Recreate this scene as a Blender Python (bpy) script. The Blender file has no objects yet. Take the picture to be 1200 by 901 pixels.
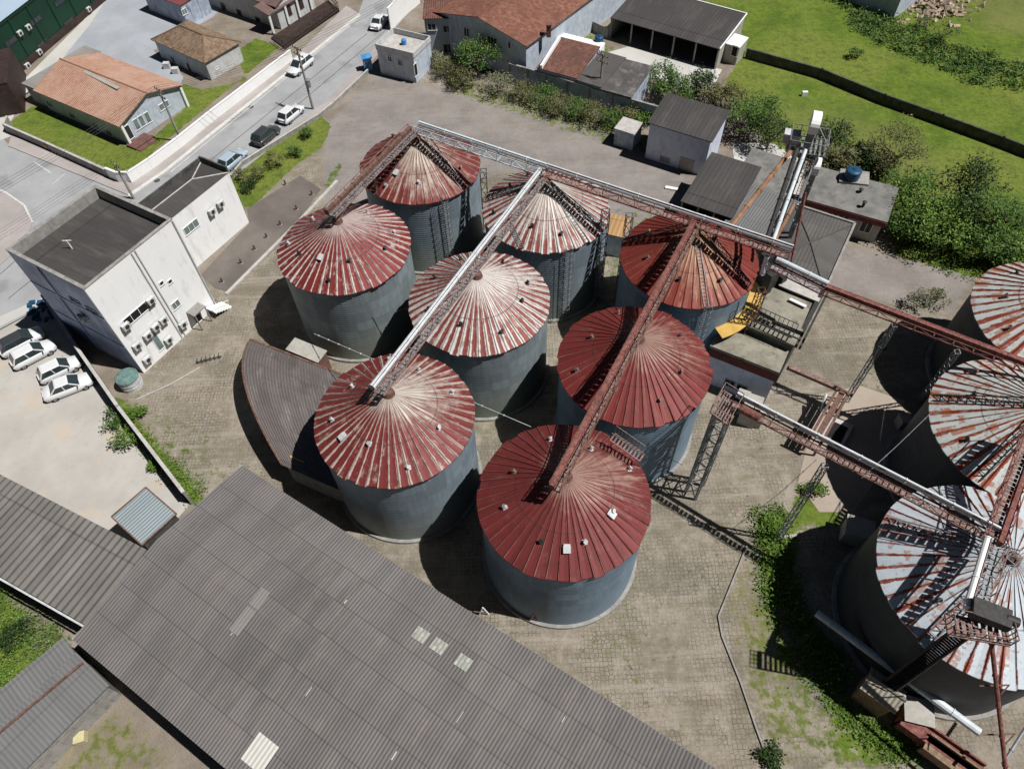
import bpy, math, random
import numpy as np
from mathutils import Vector, Matrix
random.seed(7); np.random.seed(7)
C = bpy.context.scene.collection
V = Vector
PI = math.pi
ez = Vector((0, 0, 1))
S = 0.55
# ------------------------------------------------------------------ camera
FPX, TILT, ROLL = 838.852, 0.634979, -0.0347357
CAMZ = 100 * S
fwd = V((0, math.sin(TILT), -math.cos(TILT)))
_r = V((1, 0, 0)); _u = _r.cross(fwd)
cr, sr = math.cos(ROLL), math.sin(ROLL)
right = cr * _r + sr * _u
up = -sr * _r + cr * _u
cd = bpy.data.cameras.new('camera'); cam = bpy.data.objects.new('camera', cd); C.objects.link(cam)
cd.sensor_width = 36; cd.lens = 36 * FPX / 1200; cd.clip_end = 3000; cd.clip_start = 1
m3 = Matrix((right, up, -fwd)).transposed()
cam.matrix_world = Matrix.Translation((0, 0, CAMZ)) @ m3.to_4x4()
bpy.context.scene.camera = cam

def ray(u, v):
    return fwd * FPX + right * (u - 600) - up * (v - 450.5)
def P(u, v, z=0.0):
    d = ray(u, v); t = (z - CAMZ) / d.z
    q = V((0, 0, CAMZ)) + d * t; q.z = z
    return q
def onwall(A, B, u, v):
    """point of a vertical wall A-B seen at a pixel -> (distance along, height)"""
    d = ray(u, v); e = (V((B.x, B.y, 0)) - V((A.x, A.y, 0))); L = e.length; e /= L
    n = V((e.y, -e.x, 0)); O = V((0, 0, CAMZ))
    t = (V((A.x, A.y, 0)) - O).dot(n) / d.dot(n)
    q = O + d * t
    return (q - V((A.x, A.y, 0))).dot(e), q.z

# ------------------------------------------------------------------ materials
class NT:
    def __init__(s, name):
        s.m = bpy.data.materials.new(name); s.m.use_nodes = True
        s.t = s.m.node_tree; s.b = s.t.nodes['Principled BSDF']
    def n(s, typ, **k):
        nd = s.t.nodes.new(typ)
        for a, b in k.items(): setattr(nd, a, b)
        return nd
    def l(s, a, b): s.t.links.new(a, b)
    def coord(s, kind='Object'):
        return s.n('ShaderNodeTexCoord').outputs[kind]
    def _in(s, sock, val):
        if isinstance(val, bpy.types.NodeSocket): s.l(val, sock)
        elif val is not None: sock.default_value = val
    def math(s, op, a, b=None, c=None, clamp=False):
        nd = s.n('ShaderNodeMath', operation=op, use_clamp=clamp)
        s._in(nd.inputs[0], a)
        if b is not None: s._in(nd.inputs[1], b)
        if c is not None: s._in(nd.inputs[2], c)
        return nd.outputs[0]
    def noise(s, vec, scale, detail=4, rough=.6):
        nd = s.n('ShaderNodeTexNoise'); nd.inputs['Scale'].default_value = scale
        nd.inputs['Detail'].default_value = detail; nd.inputs['Roughness'].default_value = rough
        if vec is not None: s.l(vec, nd.inputs['Vector'])
        return nd.outputs['Fac']
    def ramp(s, f, lo, hi):
        nd = s.n('ShaderNodeMapRange'); nd.interpolation_type = 'SMOOTHSTEP'
        s._in(nd.inputs[0], f); nd.inputs[1].default_value = lo; nd.inputs[2].default_value = hi
        return nd.outputs[0]
    def mix(s, f, a, b, mode='MIX'):
        nd = s.n('ShaderNodeMix', data_type='RGBA', blend_type=mode)
        s._in(nd.inputs[0], f)
        for i, c in ((6, a), (7, b)):
            if isinstance(c, (tuple, list)): c = (*c[:3], 1)
            s._in(nd.inputs[i], c)
        return nd.outputs[2]
    def vmul(s, vec, x, y, z):
        nd = s.n('ShaderNodeMapping'); s.l(vec, nd.inputs[0]); nd.inputs['Scale'].default_value = (x, y, z)
        return nd.outputs[0]
    def sep(s, vec):
        nd = s.n('ShaderNodeSeparateXYZ'); s.l(vec, nd.inputs[0]); return nd.outputs
    def comb(s, x=0, y=0, z=0):
        nd = s.n('ShaderNodeCombineXYZ')
        for i, v in enumerate((x, y, z)): s._in(nd.inputs[i], v)
        return nd.outputs[0]
    def white(s, vec):
        nd = s.n('ShaderNodeTexWhiteNoise', noise_dimensions='3D'); s.l(vec, nd.inputs[0]); return nd.outputs['Value']
    def out(s, col, rough=.8, metal=0, bump=None, bs=.3, bd=.02, spec=.3):
        s._in(s.b.inputs['Base Color'], (*col[:3], 1) if isinstance(col, (tuple, list)) else col)
        s._in(s.b.inputs['Roughness'], rough); s.b.inputs['Metallic'].default_value = metal
        s.b.inputs['Specular IOR Level'].default_value = spec
        if bump is not None:
            nd = s.n('ShaderNodeBump'); nd.inputs['Strength'].default_value = bs; nd.inputs['Distance'].default_value = bd
            s.l(bump, nd.inputs['Height']); s.l(nd.outputs[0], s.b.inputs['Normal'])
        return s.m
def mulc(c, k): return tuple(min(1, x * k) for x in c)

def plain(name, col, rough=.7, metal=0, var=.25, sc=1.2, stain=None, amt=.5, spec=.3):
    t = NT(name); o = t.coord()
    a = t.noise(o, sc, 5); b = t.noise(o, sc * 9, 3)
    c = t.mix(t.ramp(a, .3, .7), mulc(col, 1 - var), mulc(col, 1 + var))
    c = t.mix(t.math('MULTIPLY', t.ramp(b, .45, .75), .35), c, mulc(col, 1 - var * 1.6))
    if stain:
        st = t.noise(t.vmul(o, 1, 1, .22), sc * 2.2, 6, .7)
        c = t.mix(t.math('MULTIPLY', t.ramp(st, .5, .7), amt), c, stain)
    return t.out(c, rough, metal, b, .25, .02, spec)

def corrug(name, col, period=.3, depth=.5, sheet=(1.1, 2.4), var=.2, stain=None, amt=.5, metal=0, rough=.8, stripe=.35):
    """corrugated sheets: u runs along the ridge, v down the slope"""
    t = NT(name); uv = t.coord('UV'); x, y, _ = t.sep(uv)
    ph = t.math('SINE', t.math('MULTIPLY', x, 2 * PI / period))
    w = t.white(t.comb(t.math('FLOOR', t.math('DIVIDE', x, sheet[0])), t.math('FLOOR', t.math('DIVIDE', y, sheet[1])), 0))
    big = t.noise(uv, .12, 6, .65); fine = t.noise(uv, 3.5, 4)
    f = t.math('ADD', t.math('MULTIPLY', w, .45), t.math('MULTIPLY', t.ramp(big, .3, .7), .55))
    c = t.mix(f, mulc(col, 1 - var), mulc(col, 1 + var))
    if stain:
        st = t.noise(t.vmul(uv, .5, .12, 1), 1.3, 6, .7)
        c = t.mix(t.math('MULTIPLY', t.ramp(st, .48, .72), amt), c, stain)
    c = t.mix(t.math('MULTIPLY', t.ramp(fine, .5, .8), .3), c, mulc(col, .6))
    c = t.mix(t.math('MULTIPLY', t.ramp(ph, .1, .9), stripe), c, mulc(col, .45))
    ov = t.math('FRACT', t.math('DIVIDE', y, sheet[1]))
    c = t.mix(t.math('MULTIPLY', t.ramp(ov, .955, .99), .55), c, mulc(col, .4))
    return t.out(c, rough, metal, ph, depth, .04)

def tiles(name, col, col2, var=.25, moss=None, amt=.4):
    t = NT(name); uv = t.coord('UV'); x, y, _ = t.sep(uv)
    px = t.math('SINE', t.math('MULTIPLY', x, 2 * PI / .32))
    fy = t.math('FRACT', t.math('DIVIDE', y, .42))
    w = t.white(t.comb(t.math('FLOOR', t.math('DIVIDE', x, .32)), t.math('FLOOR', t.math('DIVIDE', y, .42)), 0))
    big = t.noise(uv, .3, 6, .7)
    c = t.mix(w, mulc(col, 1 - var), mulc(col, 1 + var))
    c = t.mix(t.ramp(big, .35, .7), c, col2)
    if moss: c = t.mix(t.math('MULTIPLY', t.ramp(t.noise(uv, 1.1, 6, .75), .5, .68), amt), c, moss)
    c = t.mix(t.math('MULTIPLY', t.ramp(px, .2, .95), .35), c, mulc(col, .35))
    c = t.mix(t.math('MULTIPLY', t.ramp(fy, .8, 1), .35), c, mulc(col, .35))
    return t.out(c, .85, 0, t.math('ADD', px, fy), .5, .05)

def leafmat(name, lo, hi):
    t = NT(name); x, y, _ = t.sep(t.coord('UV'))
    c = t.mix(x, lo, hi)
    return t.out(c, .6, 0, spec=.25)

def siloroof(name, base, stripe, N, w, R, rag=.12, apex=None, apx=.6, rust=None, rustamt=0, seed=0, dirang=.6, var=.2):
    t = NT(name); o = t.coord(); x, y, _ = t.sep(o)
    r = t.math('SQRT', t.math('ADD', t.math('MULTIPLY', x, x), t.math('MULTIPLY', y, y)))
    a = t.math('MULTIPLY', t.math('ADD', t.math('DIVIDE', t.math('ARCTAN2', y, x), 2 * PI), .5), N)
    pid = t.math('FLOOR', t.math('ADD', a, .5)); fr = t.math('ABSOLUTE', t.math('SUBTRACT', t.math('SUBTRACT', a, pid), 0))
    tile_ = t.white(t.comb(pid, seed, 0)); tile2 = t.white(t.comb(pid, seed + 3, 1))
    polar = t.comb(t.math('MULTIPLY', a, .9), t.math('MULTIPLY', r, 1.2), seed)
    nz = t.noise(polar, 1.6, 5, .7); nb = t.noise(o, .5, 5, .65); nf = t.noise(o, 5, 5, .7)
    bcol = t.mix(t.math('ADD', t.math('MULTIPLY', tile_, .5), t.math('MULTIPLY', nb, .5)), mulc(base, 1 - var), mulc(base, 1 + var))
    bcol = t.mix(t.math('MULTIPLY', t.ramp(nf, .5, .8), .4), bcol, mulc(base, .55))
    ww = t.math('ADD', t.math('ADD', w, t.math('MULTIPLY', t.math('SUBTRACT', nz, .5), rag * 3.2)), t.math('MULTIPLY', t.math('SUBTRACT', tile2, .5), rag))
    # the stripe sits on the rib (fr = 0)
    msk = t.ramp(t.math('SUBTRACT', ww, fr), -.03, .03)
    scol = t.mix(t.ramp(t.noise(o, 1.7, 5), .3, .7), mulc(stripe, .75), stripe)
    c = t.mix(msk, bcol, scol)
    pt_ = t.noise(t.comb(t.math('MULTIPLY', a, .8), t.math('MULTIPLY', r, .7), seed + 4), 1.1, 7, .8)
    c = t.mix(t.math('MULTIPLY', t.ramp(pt_, .54, .66), (.75 if w > .06 else .3)), c, mulc(stripe, .8))
    c = t.mix(t.math('MULTIPLY', t.ramp(t.noise(o, .9, 8, .8), .48, .66), .55), c, (base[0] * .62, base[1] * .9, base[2] * .9) if not rust else mulc(base, .78))
    if rust:
        rr = t.noise(t.comb(t.math('MULTIPLY', pid, 3.7), t.math('MULTIPLY', r, .55), seed + 9), 1.3, 3, .6)
        c = t.mix(t.math('MULTIPLY', t.ramp(t.math('ADD', rr, t.math('MULTIPLY', t.math('SUBTRACT', nf, .5), .35)), .56, .6), rustamt), c, rust)
    if apex:
        # bleached zone round the peak, drawn out on one side
        d = t.math('ADD', t.math('MULTIPLY', x, math.cos(dirang)), t.math('MULTIPLY', y, math.sin(dirang)))
        k = t.math('SUBTRACT', t.math('DIVIDE', r, R), t.math('MULTIPLY', t.math('DIVIDE', d, R), .55))
        k = t.math('ADD', k, t.math('MULTIPLY', t.math('SUBTRACT', t.noise(o, 1.2, 6, .75), .5), .55))
        k = t.math('ADD', k, t.math('MULTIPLY', t.math('SUBTRACT', t.noise(t.comb(t.math('MULTIPLY', a, 1.7), t.math('MULTIPLY', r, .35), seed + 2), 1, 4, .7), .5), 1.3))
        c = t.mix(t.math('MULTIPLY', t.math('SUBTRACT', 1, t.ramp(k, .0, .5)), apx), c, apex)
    ring = t.math('ABSOLUTE', t.math('SUBTRACT', r, R * .56))
    c = t.mix(t.math('MULTIPLY', t.math('SUBTRACT', 1, t.ramp(ring, .02, .06)), .55), c, (.05, .03, .03))
    bump = t.math('SUBTRACT', .5, t.ramp(fr, 0, .14))
    return t.out(c, .55, .12, bump, .5, .06)

def silowall(name, col, low, R, seed=0):
    t = NT(name); o = t.coord(); x, y, z = t.sep(o)
    a = t.math('DIVIDE', t.math('ARCTAN2', y, x), 2 * PI)
    pan = t.white(t.comb(t.math('FLOOR', t.math('MULTIPLY', a, 22)), t.math('FLOOR', t.math('DIVIDE', z, 1.1)), seed))
    st = t.noise(t.comb(t.math('MULTIPLY', a, 60), t.math('MULTIPLY', z, .25), seed), 1.5, 5, .7)
    big = t.noise(o, .35, 5, .6)
    c = t.mix(pan, mulc(col, .82), mulc(col, 1.15))
    c = t.mix(t.math('MULTIPLY', t.ramp(st, .35, .7), .45), c, mulc(col, .5))
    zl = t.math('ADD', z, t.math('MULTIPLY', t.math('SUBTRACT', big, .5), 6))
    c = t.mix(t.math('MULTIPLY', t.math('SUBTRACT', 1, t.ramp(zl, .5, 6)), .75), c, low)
    c = t.mix(t.math('MULTIPLY', t.ramp(t.noise(t.comb(t.math('MULTIPLY', a, 26), t.math('MULTIPLY', z, .4), seed + 5), 2, 6, .8), .62, .75), .35), c, mulc(col, 1.7))
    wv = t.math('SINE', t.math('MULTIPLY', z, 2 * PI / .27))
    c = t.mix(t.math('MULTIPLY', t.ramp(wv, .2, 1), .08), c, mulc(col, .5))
    seam = t.math('FRACT', t.math('DIVIDE', z, 1.1))
    c = t.mix(t.math('MULTIPLY', t.ramp(seam, .95, .99), .4), c, mulc(col, .35))
    c = t.mix(t.math('MULTIPLY', t.ramp(t.noise(t.vmul(o, 1, 1, .35), 1.1, 7, .75), .52, .7), .35), c, mulc(col, 1.45))
    return t.out(c, .6, .05, wv, .2, .03)

M = {}
M['white'] = plain('white_paint', (.88, .88, .87), .6, var=.03, stain=(.7, .69, .66), amt=.2, sc=.8)
M['wallwhite'] = plain('office_white_paint', (.92, .92, .92), .6, var=.02, stain=(.55, .55, .52), amt=.5, sc=.5)
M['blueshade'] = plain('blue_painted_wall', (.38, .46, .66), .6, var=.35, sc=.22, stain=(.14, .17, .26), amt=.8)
M['offwhite'] = plain('dirty_off_white', (.55, .56, .56), .7, var=.12, stain=(.25, .25, .23), amt=.6)
M['bluewall'] = plain('pale_blue_wall', (.50, .56, .64), .7, var=.12, stain=(.18, .2, .22), amt=.5)
M['bluegrey'] = plain('weathered_blue_grey_wall', (.40, .46, .56), .8, var=.2, stain=(.07, .08, .08), amt=.8)
M['lilac'] = plain('pale_lilac_wall', (.62, .66, .80), .7, var=.08, stain=(.25, .25, .26), amt=.4)
M['conc'] = plain('weathered_concrete', (.30, .29, .27), .9, var=.2, stain=(.10, .10, .09), amt=.5)
M['concdark'] = plain('mouldy_concrete', (.085, .085, .08), .95, var=.4, stain=(.03, .035, .03), amt=.6)
M['conclight'] = plain('light_concrete', (.48, .46, .43), .9, var=.15, stain=(.25, .24, .22), amt=.5)
M['green'] = plain('green_cladding', (.006, .036, .02), .5, var=.12, sc=.4)
M['maroon'] = plain('maroon_paint', (.16, .035, .035), .7, var=.25, stain=(.06, .02, .02), amt=.4)
M['red'] = plain('faded_red_steel', (.20, .070, .058), .8, 0, var=.4, stain=(.33, .25, .22), amt=.6, sc=3)
M['rust'] = plain('rusty_steel', (.17, .095, .075), .8, .1, var=.4, stain=(.07, .03, .02), amt=.6, sc=3)
M['pinkrust'] = plain('faded_pinkish_rust', (.25, .165, .145), .85, 0, var=.4, stain=(.10, .04, .03), amt=.7, sc=4)
M['orange'] = plain('orange_rust_pipe', (.28, .14, .075), .8, 0, var=.3, stain=(.30, .25, .20), amt=.7, sc=1)
M['silver'] = plain('galvanised_steel', (.62, .67, .70), .5, 0, var=.12, stain=(.3, .27, .25), amt=.35, sc=2)
M['steel'] = plain('grey_steel', (.26, .27, .28), .6, .3, var=.25, stain=(.12, .07, .05), amt=.4, sc=3)
M['dark'] = plain('dark_steel', (.045, .043, .042), .6, .2, var=.3, sc=3)
M['black'] = plain('deep_black', (.012, .012, .013), .8, var=.2)
M['glass'] = plain('window_glass', (.03, .045, .05), .12, var=.2, spec=.6)
M['glassgreen'] = plain('greenish_window_glass', (.16, .22, .22), .15, var=.25, spec=.6)
M['yellow'] = plain('yellow_paint', (.60, .38, .10), .7, var=.15, stain=(.35, .2, .05), amt=.4)
M['blue'] = plain('blue_plastic', (.02, .075, .15), .4, var=.15)
M['kiosk'] = plain('kiosk_blue', (.08, .28, .6), .45, var=.12)
M['teal'] = plain('teal_fibreglass', (.13, .22, .20), .7, var=.3, stain=(.26, .30, .28), amt=.7, sc=2)
M['wood'] = plain('weathered_wood', (.25, .17, .11), .85, var=.3, sc=3)
M['ltblue'] = plain('light_blue_tarpaulin', (.4, .62, .72), .6, var=.15)
M['trunk'] = plain('bark', (.12, .09, .07), .95, var=.3, sc=4)
M['plaster'] = plain('beige_plaster', (.40, .38, .34), .8, var=.12, stain=(.2, .18, .15), amt=.4)
M['brownblk'] = plain('blackish_brown_wall', (.045, .028, .024), .7, var=.3)
M['crate'] = plain('pale_yellow_crate', (.55, .50, .28), .7, var=.1)
M['rubble'] = plain('rubble', (.42, .33, .25), .95, var=.35, sc=2)
M['terrace'] = plain('brown_terrace_tile', (.16, .08, .065), .8, var=.2)
M['tile_or'] = tiles('orange_roof_tiles', (.46, .255, .175), (.54, .36, .28), .15)
M['tile_br'] = tiles('brown_roof_tiles', (.23, .15, .10), (.30, .22, .15), .45, moss=(.08, .07, .05), amt=.8)
M['tile_rd'] = tiles('red_roof_tiles', (.25, .11, .075), (.18, .075, .055), .35, moss=(.34, .24, .18), amt=.45)
M['tile_dk'] = tiles('dark_brown_roof_tiles', (.19, .085, .06), (.12, .06, .05), .35, moss=(.3, .2, .15), amt=.5)
M['tile_pp'] = tiles('reddish_purple_roof_tiles', (.24, .07, .07), (.18, .06, .06), .2)
M['tile_mv'] = tiles('mauve_brown_roof_tiles', (.21, .13, .12), (.16, .10, .09), .2)
M['fc_warm'] = corrug('warehouse_fibre_cement', (.150, .140, .137), .25, .5, (1.0, 2.3), .26, stain=(.21, .185, .17), amt=.8, stripe=.12)
M['fc_wave'] = corrug('wavy_fibre_cement', (.155, .145, .132), .62, .7, (.62, 5), .3, stain=(.09, .085, .08), amt=.7, stripe=.3)
M['fc_grey'] = corrug('grey_fibre_cement', (.17, .17, .168), .3, .5, (1.1, 2.4), .12, stain=(.17, .17, .17), amt=.5)
M['wk'] = plain('weathered_slab_roof', (.19, .185, .175), .9, var=.25, stain=(.10, .095, .085), amt=.7, sc=.6)
M['fc_dark'] = corrug('dark_fibre_cement', (.105, .098, .093), .35, .4, (1.1, 2.4), .22, stain=(.15, .14, .13), amt=.5, stripe=.2)
M['fc_char'] = corrug('charcoal_sheets', (.06, .056, .055), .5, .25, (4, 8), .18, stain=(.12, .11, .105), amt=.6, stripe=.12)
M['fc_light'] = corrug('bleached_fibre_cement', (.30, .28, .26), .35, .5, (1.1, 2.4), .18, stain=(.18, .17, .16), amt=.6)
M['fc_vault'] = corrug('purple_grey_vault_sheets', (.135, .115, .11), .3, .5, (1.1, 1.8), .3, stain=(.26, .245, .235), amt=.75)
M['mt_blue'] = corrug('blue_grey_metal_sheets', (.30, .35, .37), .28, .5, (1, 6), .08, metal=.2, rough=.5, stripe=.25)
M['mt_tan'] = corrug('tan_metal_sheets', (.40, .36, .29), .3, .7, (1, 3), .15, stripe=.4)
M['mt_rustor'] = corrug('rusty_orange_sheets', (.5, .3, .14), .5, .5, (1, 6), .2, stain=(.55, .43, .25), amt=.7)
M['mt_pale'] = corrug('pale_blue_metal_roof', (.36, .46, .56), .4, .4, (1, 9), .06, stripe=.15)
M['translu'] = corrug('translucent_sheet', (.62, .6, .55), .3, .5, (9, 9), .05, stripe=.3)
M['stained_dark'] = plain('stained_dark_slab', (.10, .092, .088), .9, var=.3, stain=(.5, .48, .46), amt=.25, sc=.5)
M['slab'] = plain('old_stained_concrete_roof', (.27, .25, .20), .9, var=.25, stain=(.09, .085, .06), amt=.75, sc=.45)
M['leaf_dk'] = leafmat('dark_leaves', (.008, .022, .006), (.045, .085, .02))
M['leaf_md'] = leafmat('green_leaves', (.02, .055, .008), (.11, .20, .035))
M['leaf_lt'] = leafmat('bright_leaves', (.035, .085, .01), (.16, .26, .04))
M['leaf_ol'] = leafmat('olive_leaves', (.04, .045, .015), (.18, .18, .07))
M['weed'] = leafmat('sunlit_weeds', (.07, .09, .025), (.22, .25, .09))
M['leaf_gy'] = leafmat('greyish_leaves', (.06, .07, .035), (.26, .26, .16))

# ------------------------------------------------------------------ mesh builder
ORG = {}
class MB:
    def __init__(s): s.v = []; s.f = []; s.uv = []; s.mi = []
    def face(s, pts, uv=None, m=0):
        k = len(s.v); s.v += [tuple(p) for p in pts]; s.f.append(list(range(k, k + len(pts))))
        s.uv.append(uv if uv else [(p[0], p[1]) for p in pts]); s.mi.append(m)
    def box(s, c, ax, ay, az, m=0):
        c = V(c); ax = V(ax); ay = V(ay); az = V(az)
        if ax.cross(ay).dot(az) < 0: ax = -ax
        p = {(i, j, k): c + i * ax + j * ay + k * az for i in (-1, 1) for j in (-1, 1) for k in (-1, 1)}
        lx, ly, lz = 2 * ax.length, 2 * ay.length, 2 * az.length
        for q, (a, b) in (([(-1, -1, -1), (-1, 1, -1), (1, 1, -1), (1, -1, -1)], (ly, lx)), ([(-1, -1, 1), (1, -1, 1), (1, 1, 1), (-1, 1, 1)], (lx, ly)),
                  ([(-1, -1, -1), (1, -1, -1), (1, -1, 1), (-1, -1, 1)], (lx, lz)), ([(1, 1, -1), (-1, 1, -1), (-1, 1, 1), (1, 1, 1)], (lx, lz)),
                  ([(-1, 1, -1), (-1, -1, -1), (-1, -1, 1), (-1, 1, 1)], (ly, lz)), ([(1, -1, -1), (1, 1, -1), (1, 1, 1), (1, -1, 1)], (ly, lz))):
            s.face([p[t] for t in q], [(0, 0), (a, 0), (a, b), (0, b)], m)
    def bar(s, p, q, w=.1, h=None, m=0, upv=None):
        p = V(p); q = V(q); h = w if h is None else h
        d = q - p
        if d.length < 1e-5: return
        z = V(upv) if upv else (V((0, 0, 1)) if abs(d.normalized().z) < .95 else V((1, 0, 0)))
        a = d.cross(z).normalized(); b = a.cross(d).normalized()
        s.box((p + q) / 2, d / 2, a * w / 2, b * h / 2, m)
    def tube(s, p, q, r, r2=None, n=8, m=0, caps=True):
        p = V(p); q = V(q); r2 = r if r2 is None else r2; d = (q - p).normalized()
        z = V((0, 0, 1)) if abs(d.z) < .95 else V((1, 0, 0))
        a = d.cross(z).normalized(); b = a.cross(d)
        A = [p + r * (math.cos(t) * a + math.sin(t) * b) for t in [2 * PI * i / n for i in range(n)]]
        B = [q + r2 * (math.cos(t) * a + math.sin(t) * b) for t in [2 * PI * i / n for i in range(n)]]
        L = (q - p).length
        for i in range(n):
            j = (i + 1) % n
            s.face([A[j], A[i], B[i], B[j]], [(i + 1, 0), (i, 0), (i, L), (i + 1, L)], m)
        if caps: s.face(A, None, m); s.face(B[::-1], None, m)
    def path(s, pts, r, n=6, m=0):
        for a, b in zip(pts, pts[1:]): s.tube(a, b, r, n=n, m=m)
    def prism(s, poly, z0, z1, m=0, mtop=None):
        ar = sum(poly[i][0] * poly[(i + 1) % len(poly)][1] - poly[(i + 1) % len(poly)][0] * poly[i][1] for i in range(len(poly)))
        poly = list(poly) if ar > 0 else list(poly)[::-1]
        n = len(poly)
        s.face([(p[0], p[1], z1) for p in poly], None, m if mtop is None else mtop)
        s.face([(p[0], p[1], z0) for p in poly[::-1]], None, m)
        for i in range(n):
            a, b = poly[i], poly[(i + 1) % n]; L = math.hypot(b[0] - a[0], b[1] - a[1])
            s.face([(a[0], a[1], z0), (b[0], b[1], z0), (b[0], b[1], z1), (a[0], a[1], z1)], [(0, 0), (L, 0), (L, z1 - z0), (0, z1 - z0)], m)
    def dome(s, c, r, h, n=10, k=3, m=0):
        c = V(c); pr = None
        for i in range(k + 1):
            a = PI / 2 * i / k; rr = r * math.cos(a); z = h * math.sin(a)
            ringp = [c + V((rr * math.cos(2 * PI * j / n), rr * math.sin(2 * PI * j / n), z)) for j in range(n)]
            if pr:
                for j in range(n): s.face([pr[j], pr[(j + 1) % n], ringp[(j + 1) % n], ringp[j]] if i < k else [pr[j], pr[(j + 1) % n], c + V((0, 0, h))], None, m)
            pr = ringp
    def build(s, name, mats, parent=None, org=None, smooth=False, merge=False):
        if not s.v: return None
        if not isinstance(mats, (list, tuple)): mats = [mats]
        arr = np.array(s.v, dtype=float)
        if parent is not None: o = V(ORG[parent.name])
        elif org is not None: o = V(org)
        else: o = V(((arr[:, 0].min() + arr[:, 0].max()) / 2, (arr[:, 1].min() + arr[:, 1].max()) / 2, arr[:, 2].min()))
        arr = arr - np.array(o)
        me = bpy.data.meshes.new(name); me.from_pydata(arr.tolist(), [], s.f)
        uvl = me.uv_layers.new(name='UVMap')
        flat = np.array([c for u in s.uv for t in u for c in (t[0], t[1])], dtype=np.float32)
        uvl.data.foreach_set('uv', flat)
        for m in mats: me.materials.append(m)
        me.polygons.foreach_set('material_index', s.mi)
        if smooth or merge:
            import bmesh
            bm = bmesh.new(); bm.from_mesh(me); bmesh.ops.remove_doubles(bm, verts=bm.verts, dist=1e-4); bm.to_mesh(me); bm.free()
        if smooth: me.polygons.foreach_set('use_smooth', [True] * len(me.polygons))
        me.update()
        ob = bpy.data.objects.new(name, me); C.objects.link(ob)
        if parent is not None: ob.parent = parent
        else: ob.location = o
        ORG[ob.name] = tuple(o)
        return ob
def thing(name, label, cat, loc, group=None):
    o = bpy.data.objects.new(name, None); C.objects.link(o); o.empty_display_size = .3
    o.location = loc; o['label'] = label; o['category'] = cat
    if group: o['group'] = group
    ORG[o.name] = tuple(loc)
    return o
def tag(o, label, cat, group=None, kind=None):
    o['label'] = label; o['category'] = cat
    if group: o['group'] = group
    if kind: o['kind'] = kind
    return o
def copy_thing(root, loc, rz, label, group=None, mats=None):
    def rec(o, par):
        c = o.copy(); C.objects.link(c)
        if par is not None: c.parent = par
        for ch in list(o.children): rec(ch, c)
        return c
    r = rec(root, None); r.location = loc; r.rotation_euler = (0, 0, rz); r['label'] = label
    if group: r['group'] = group
    ORG[r.name] = tuple(loc)
    return r
def sheet(name, pxs, z, mat_, z0=None):
    b = MB(); pts = [P(u, v, 0) for u, v in pxs]
    if z0 is None:
        ar = sum(pts[i].x * pts[(i + 1) % len(pts)].y - pts[(i + 1) % len(pts)].x * pts[i].y for i in range(len(pts)))
        if ar < 0: pts = pts[::-1]
        b.face([(p.x, p.y, z) for p in pts])
    else: b.prism([(p.x, p.y) for p in pts], z0, z)
    o = b.build(name, mat_); o['kind'] = 'structure'; return o

# ------------------------------------------------------------------ ground
GX0, GX1, GY0, GY1, GS = -105, 105, -6, 140, .5
nx = int((GX1 - GX0) / GS) + 1; ny = int((GY1 - GY0) / GS) + 1
gx, gy = np.meshgrid(np.linspace(GX0, GX1, nx), np.linspace(GY0, GY1, ny))
def zone(pxs, feather=.8):
    pts = np.array([[p.x, p.y] for p in (P(u, v) for u, v in pxs)])
    inside = np.zeros(gx.shape, bool); dist = np.full(gx.shape, 1e9)
    n = len(pts)
    for i in range(n):
        x0, y0 = pts[i]; x1, y1 = pts[(i + 1) % n]
        cond = ((y0 > gy) != (y1 > gy))
        with np.errstate(divide='ignore', invalid='ignore'):
            inside ^= cond & (gx < (x1 - x0) * (gy - y0) / (y1 - y0 + 1e-12) + x0)
        ex, ey = x1 - x0, y1 - y0; L2 = ex * ex + ey * ey + 1e-9
        t = np.clip(((gx - x0) * ex + (gy - y0) * ey) / L2, 0, 1)
        dist = np.minimum(dist, np.hypot(gx - x0 - t * ex, gy - y0 - t * ey))
    sd = np.where(inside, dist, -dist)
    w = np.clip((sd + feather) / (2 * feather), 0, 1)
    return w * w * (3 - 2 * w)
yard = zone([(430, 80), (505, 75), (780, 170), (830, 210), (960, 290), (1060, 300), (1135, 330), (1300, 480), (1300, 950), (700, 960), (280, 560), (230, 590), (140, 455), (200, 380), (265, 330), (300, 250), (390, 140)], .5)
grass = np.zeros_like(gx); dry = np.zeros_like(gx); pav = yard * .9; grav = np.zeros_like(gx)
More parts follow.
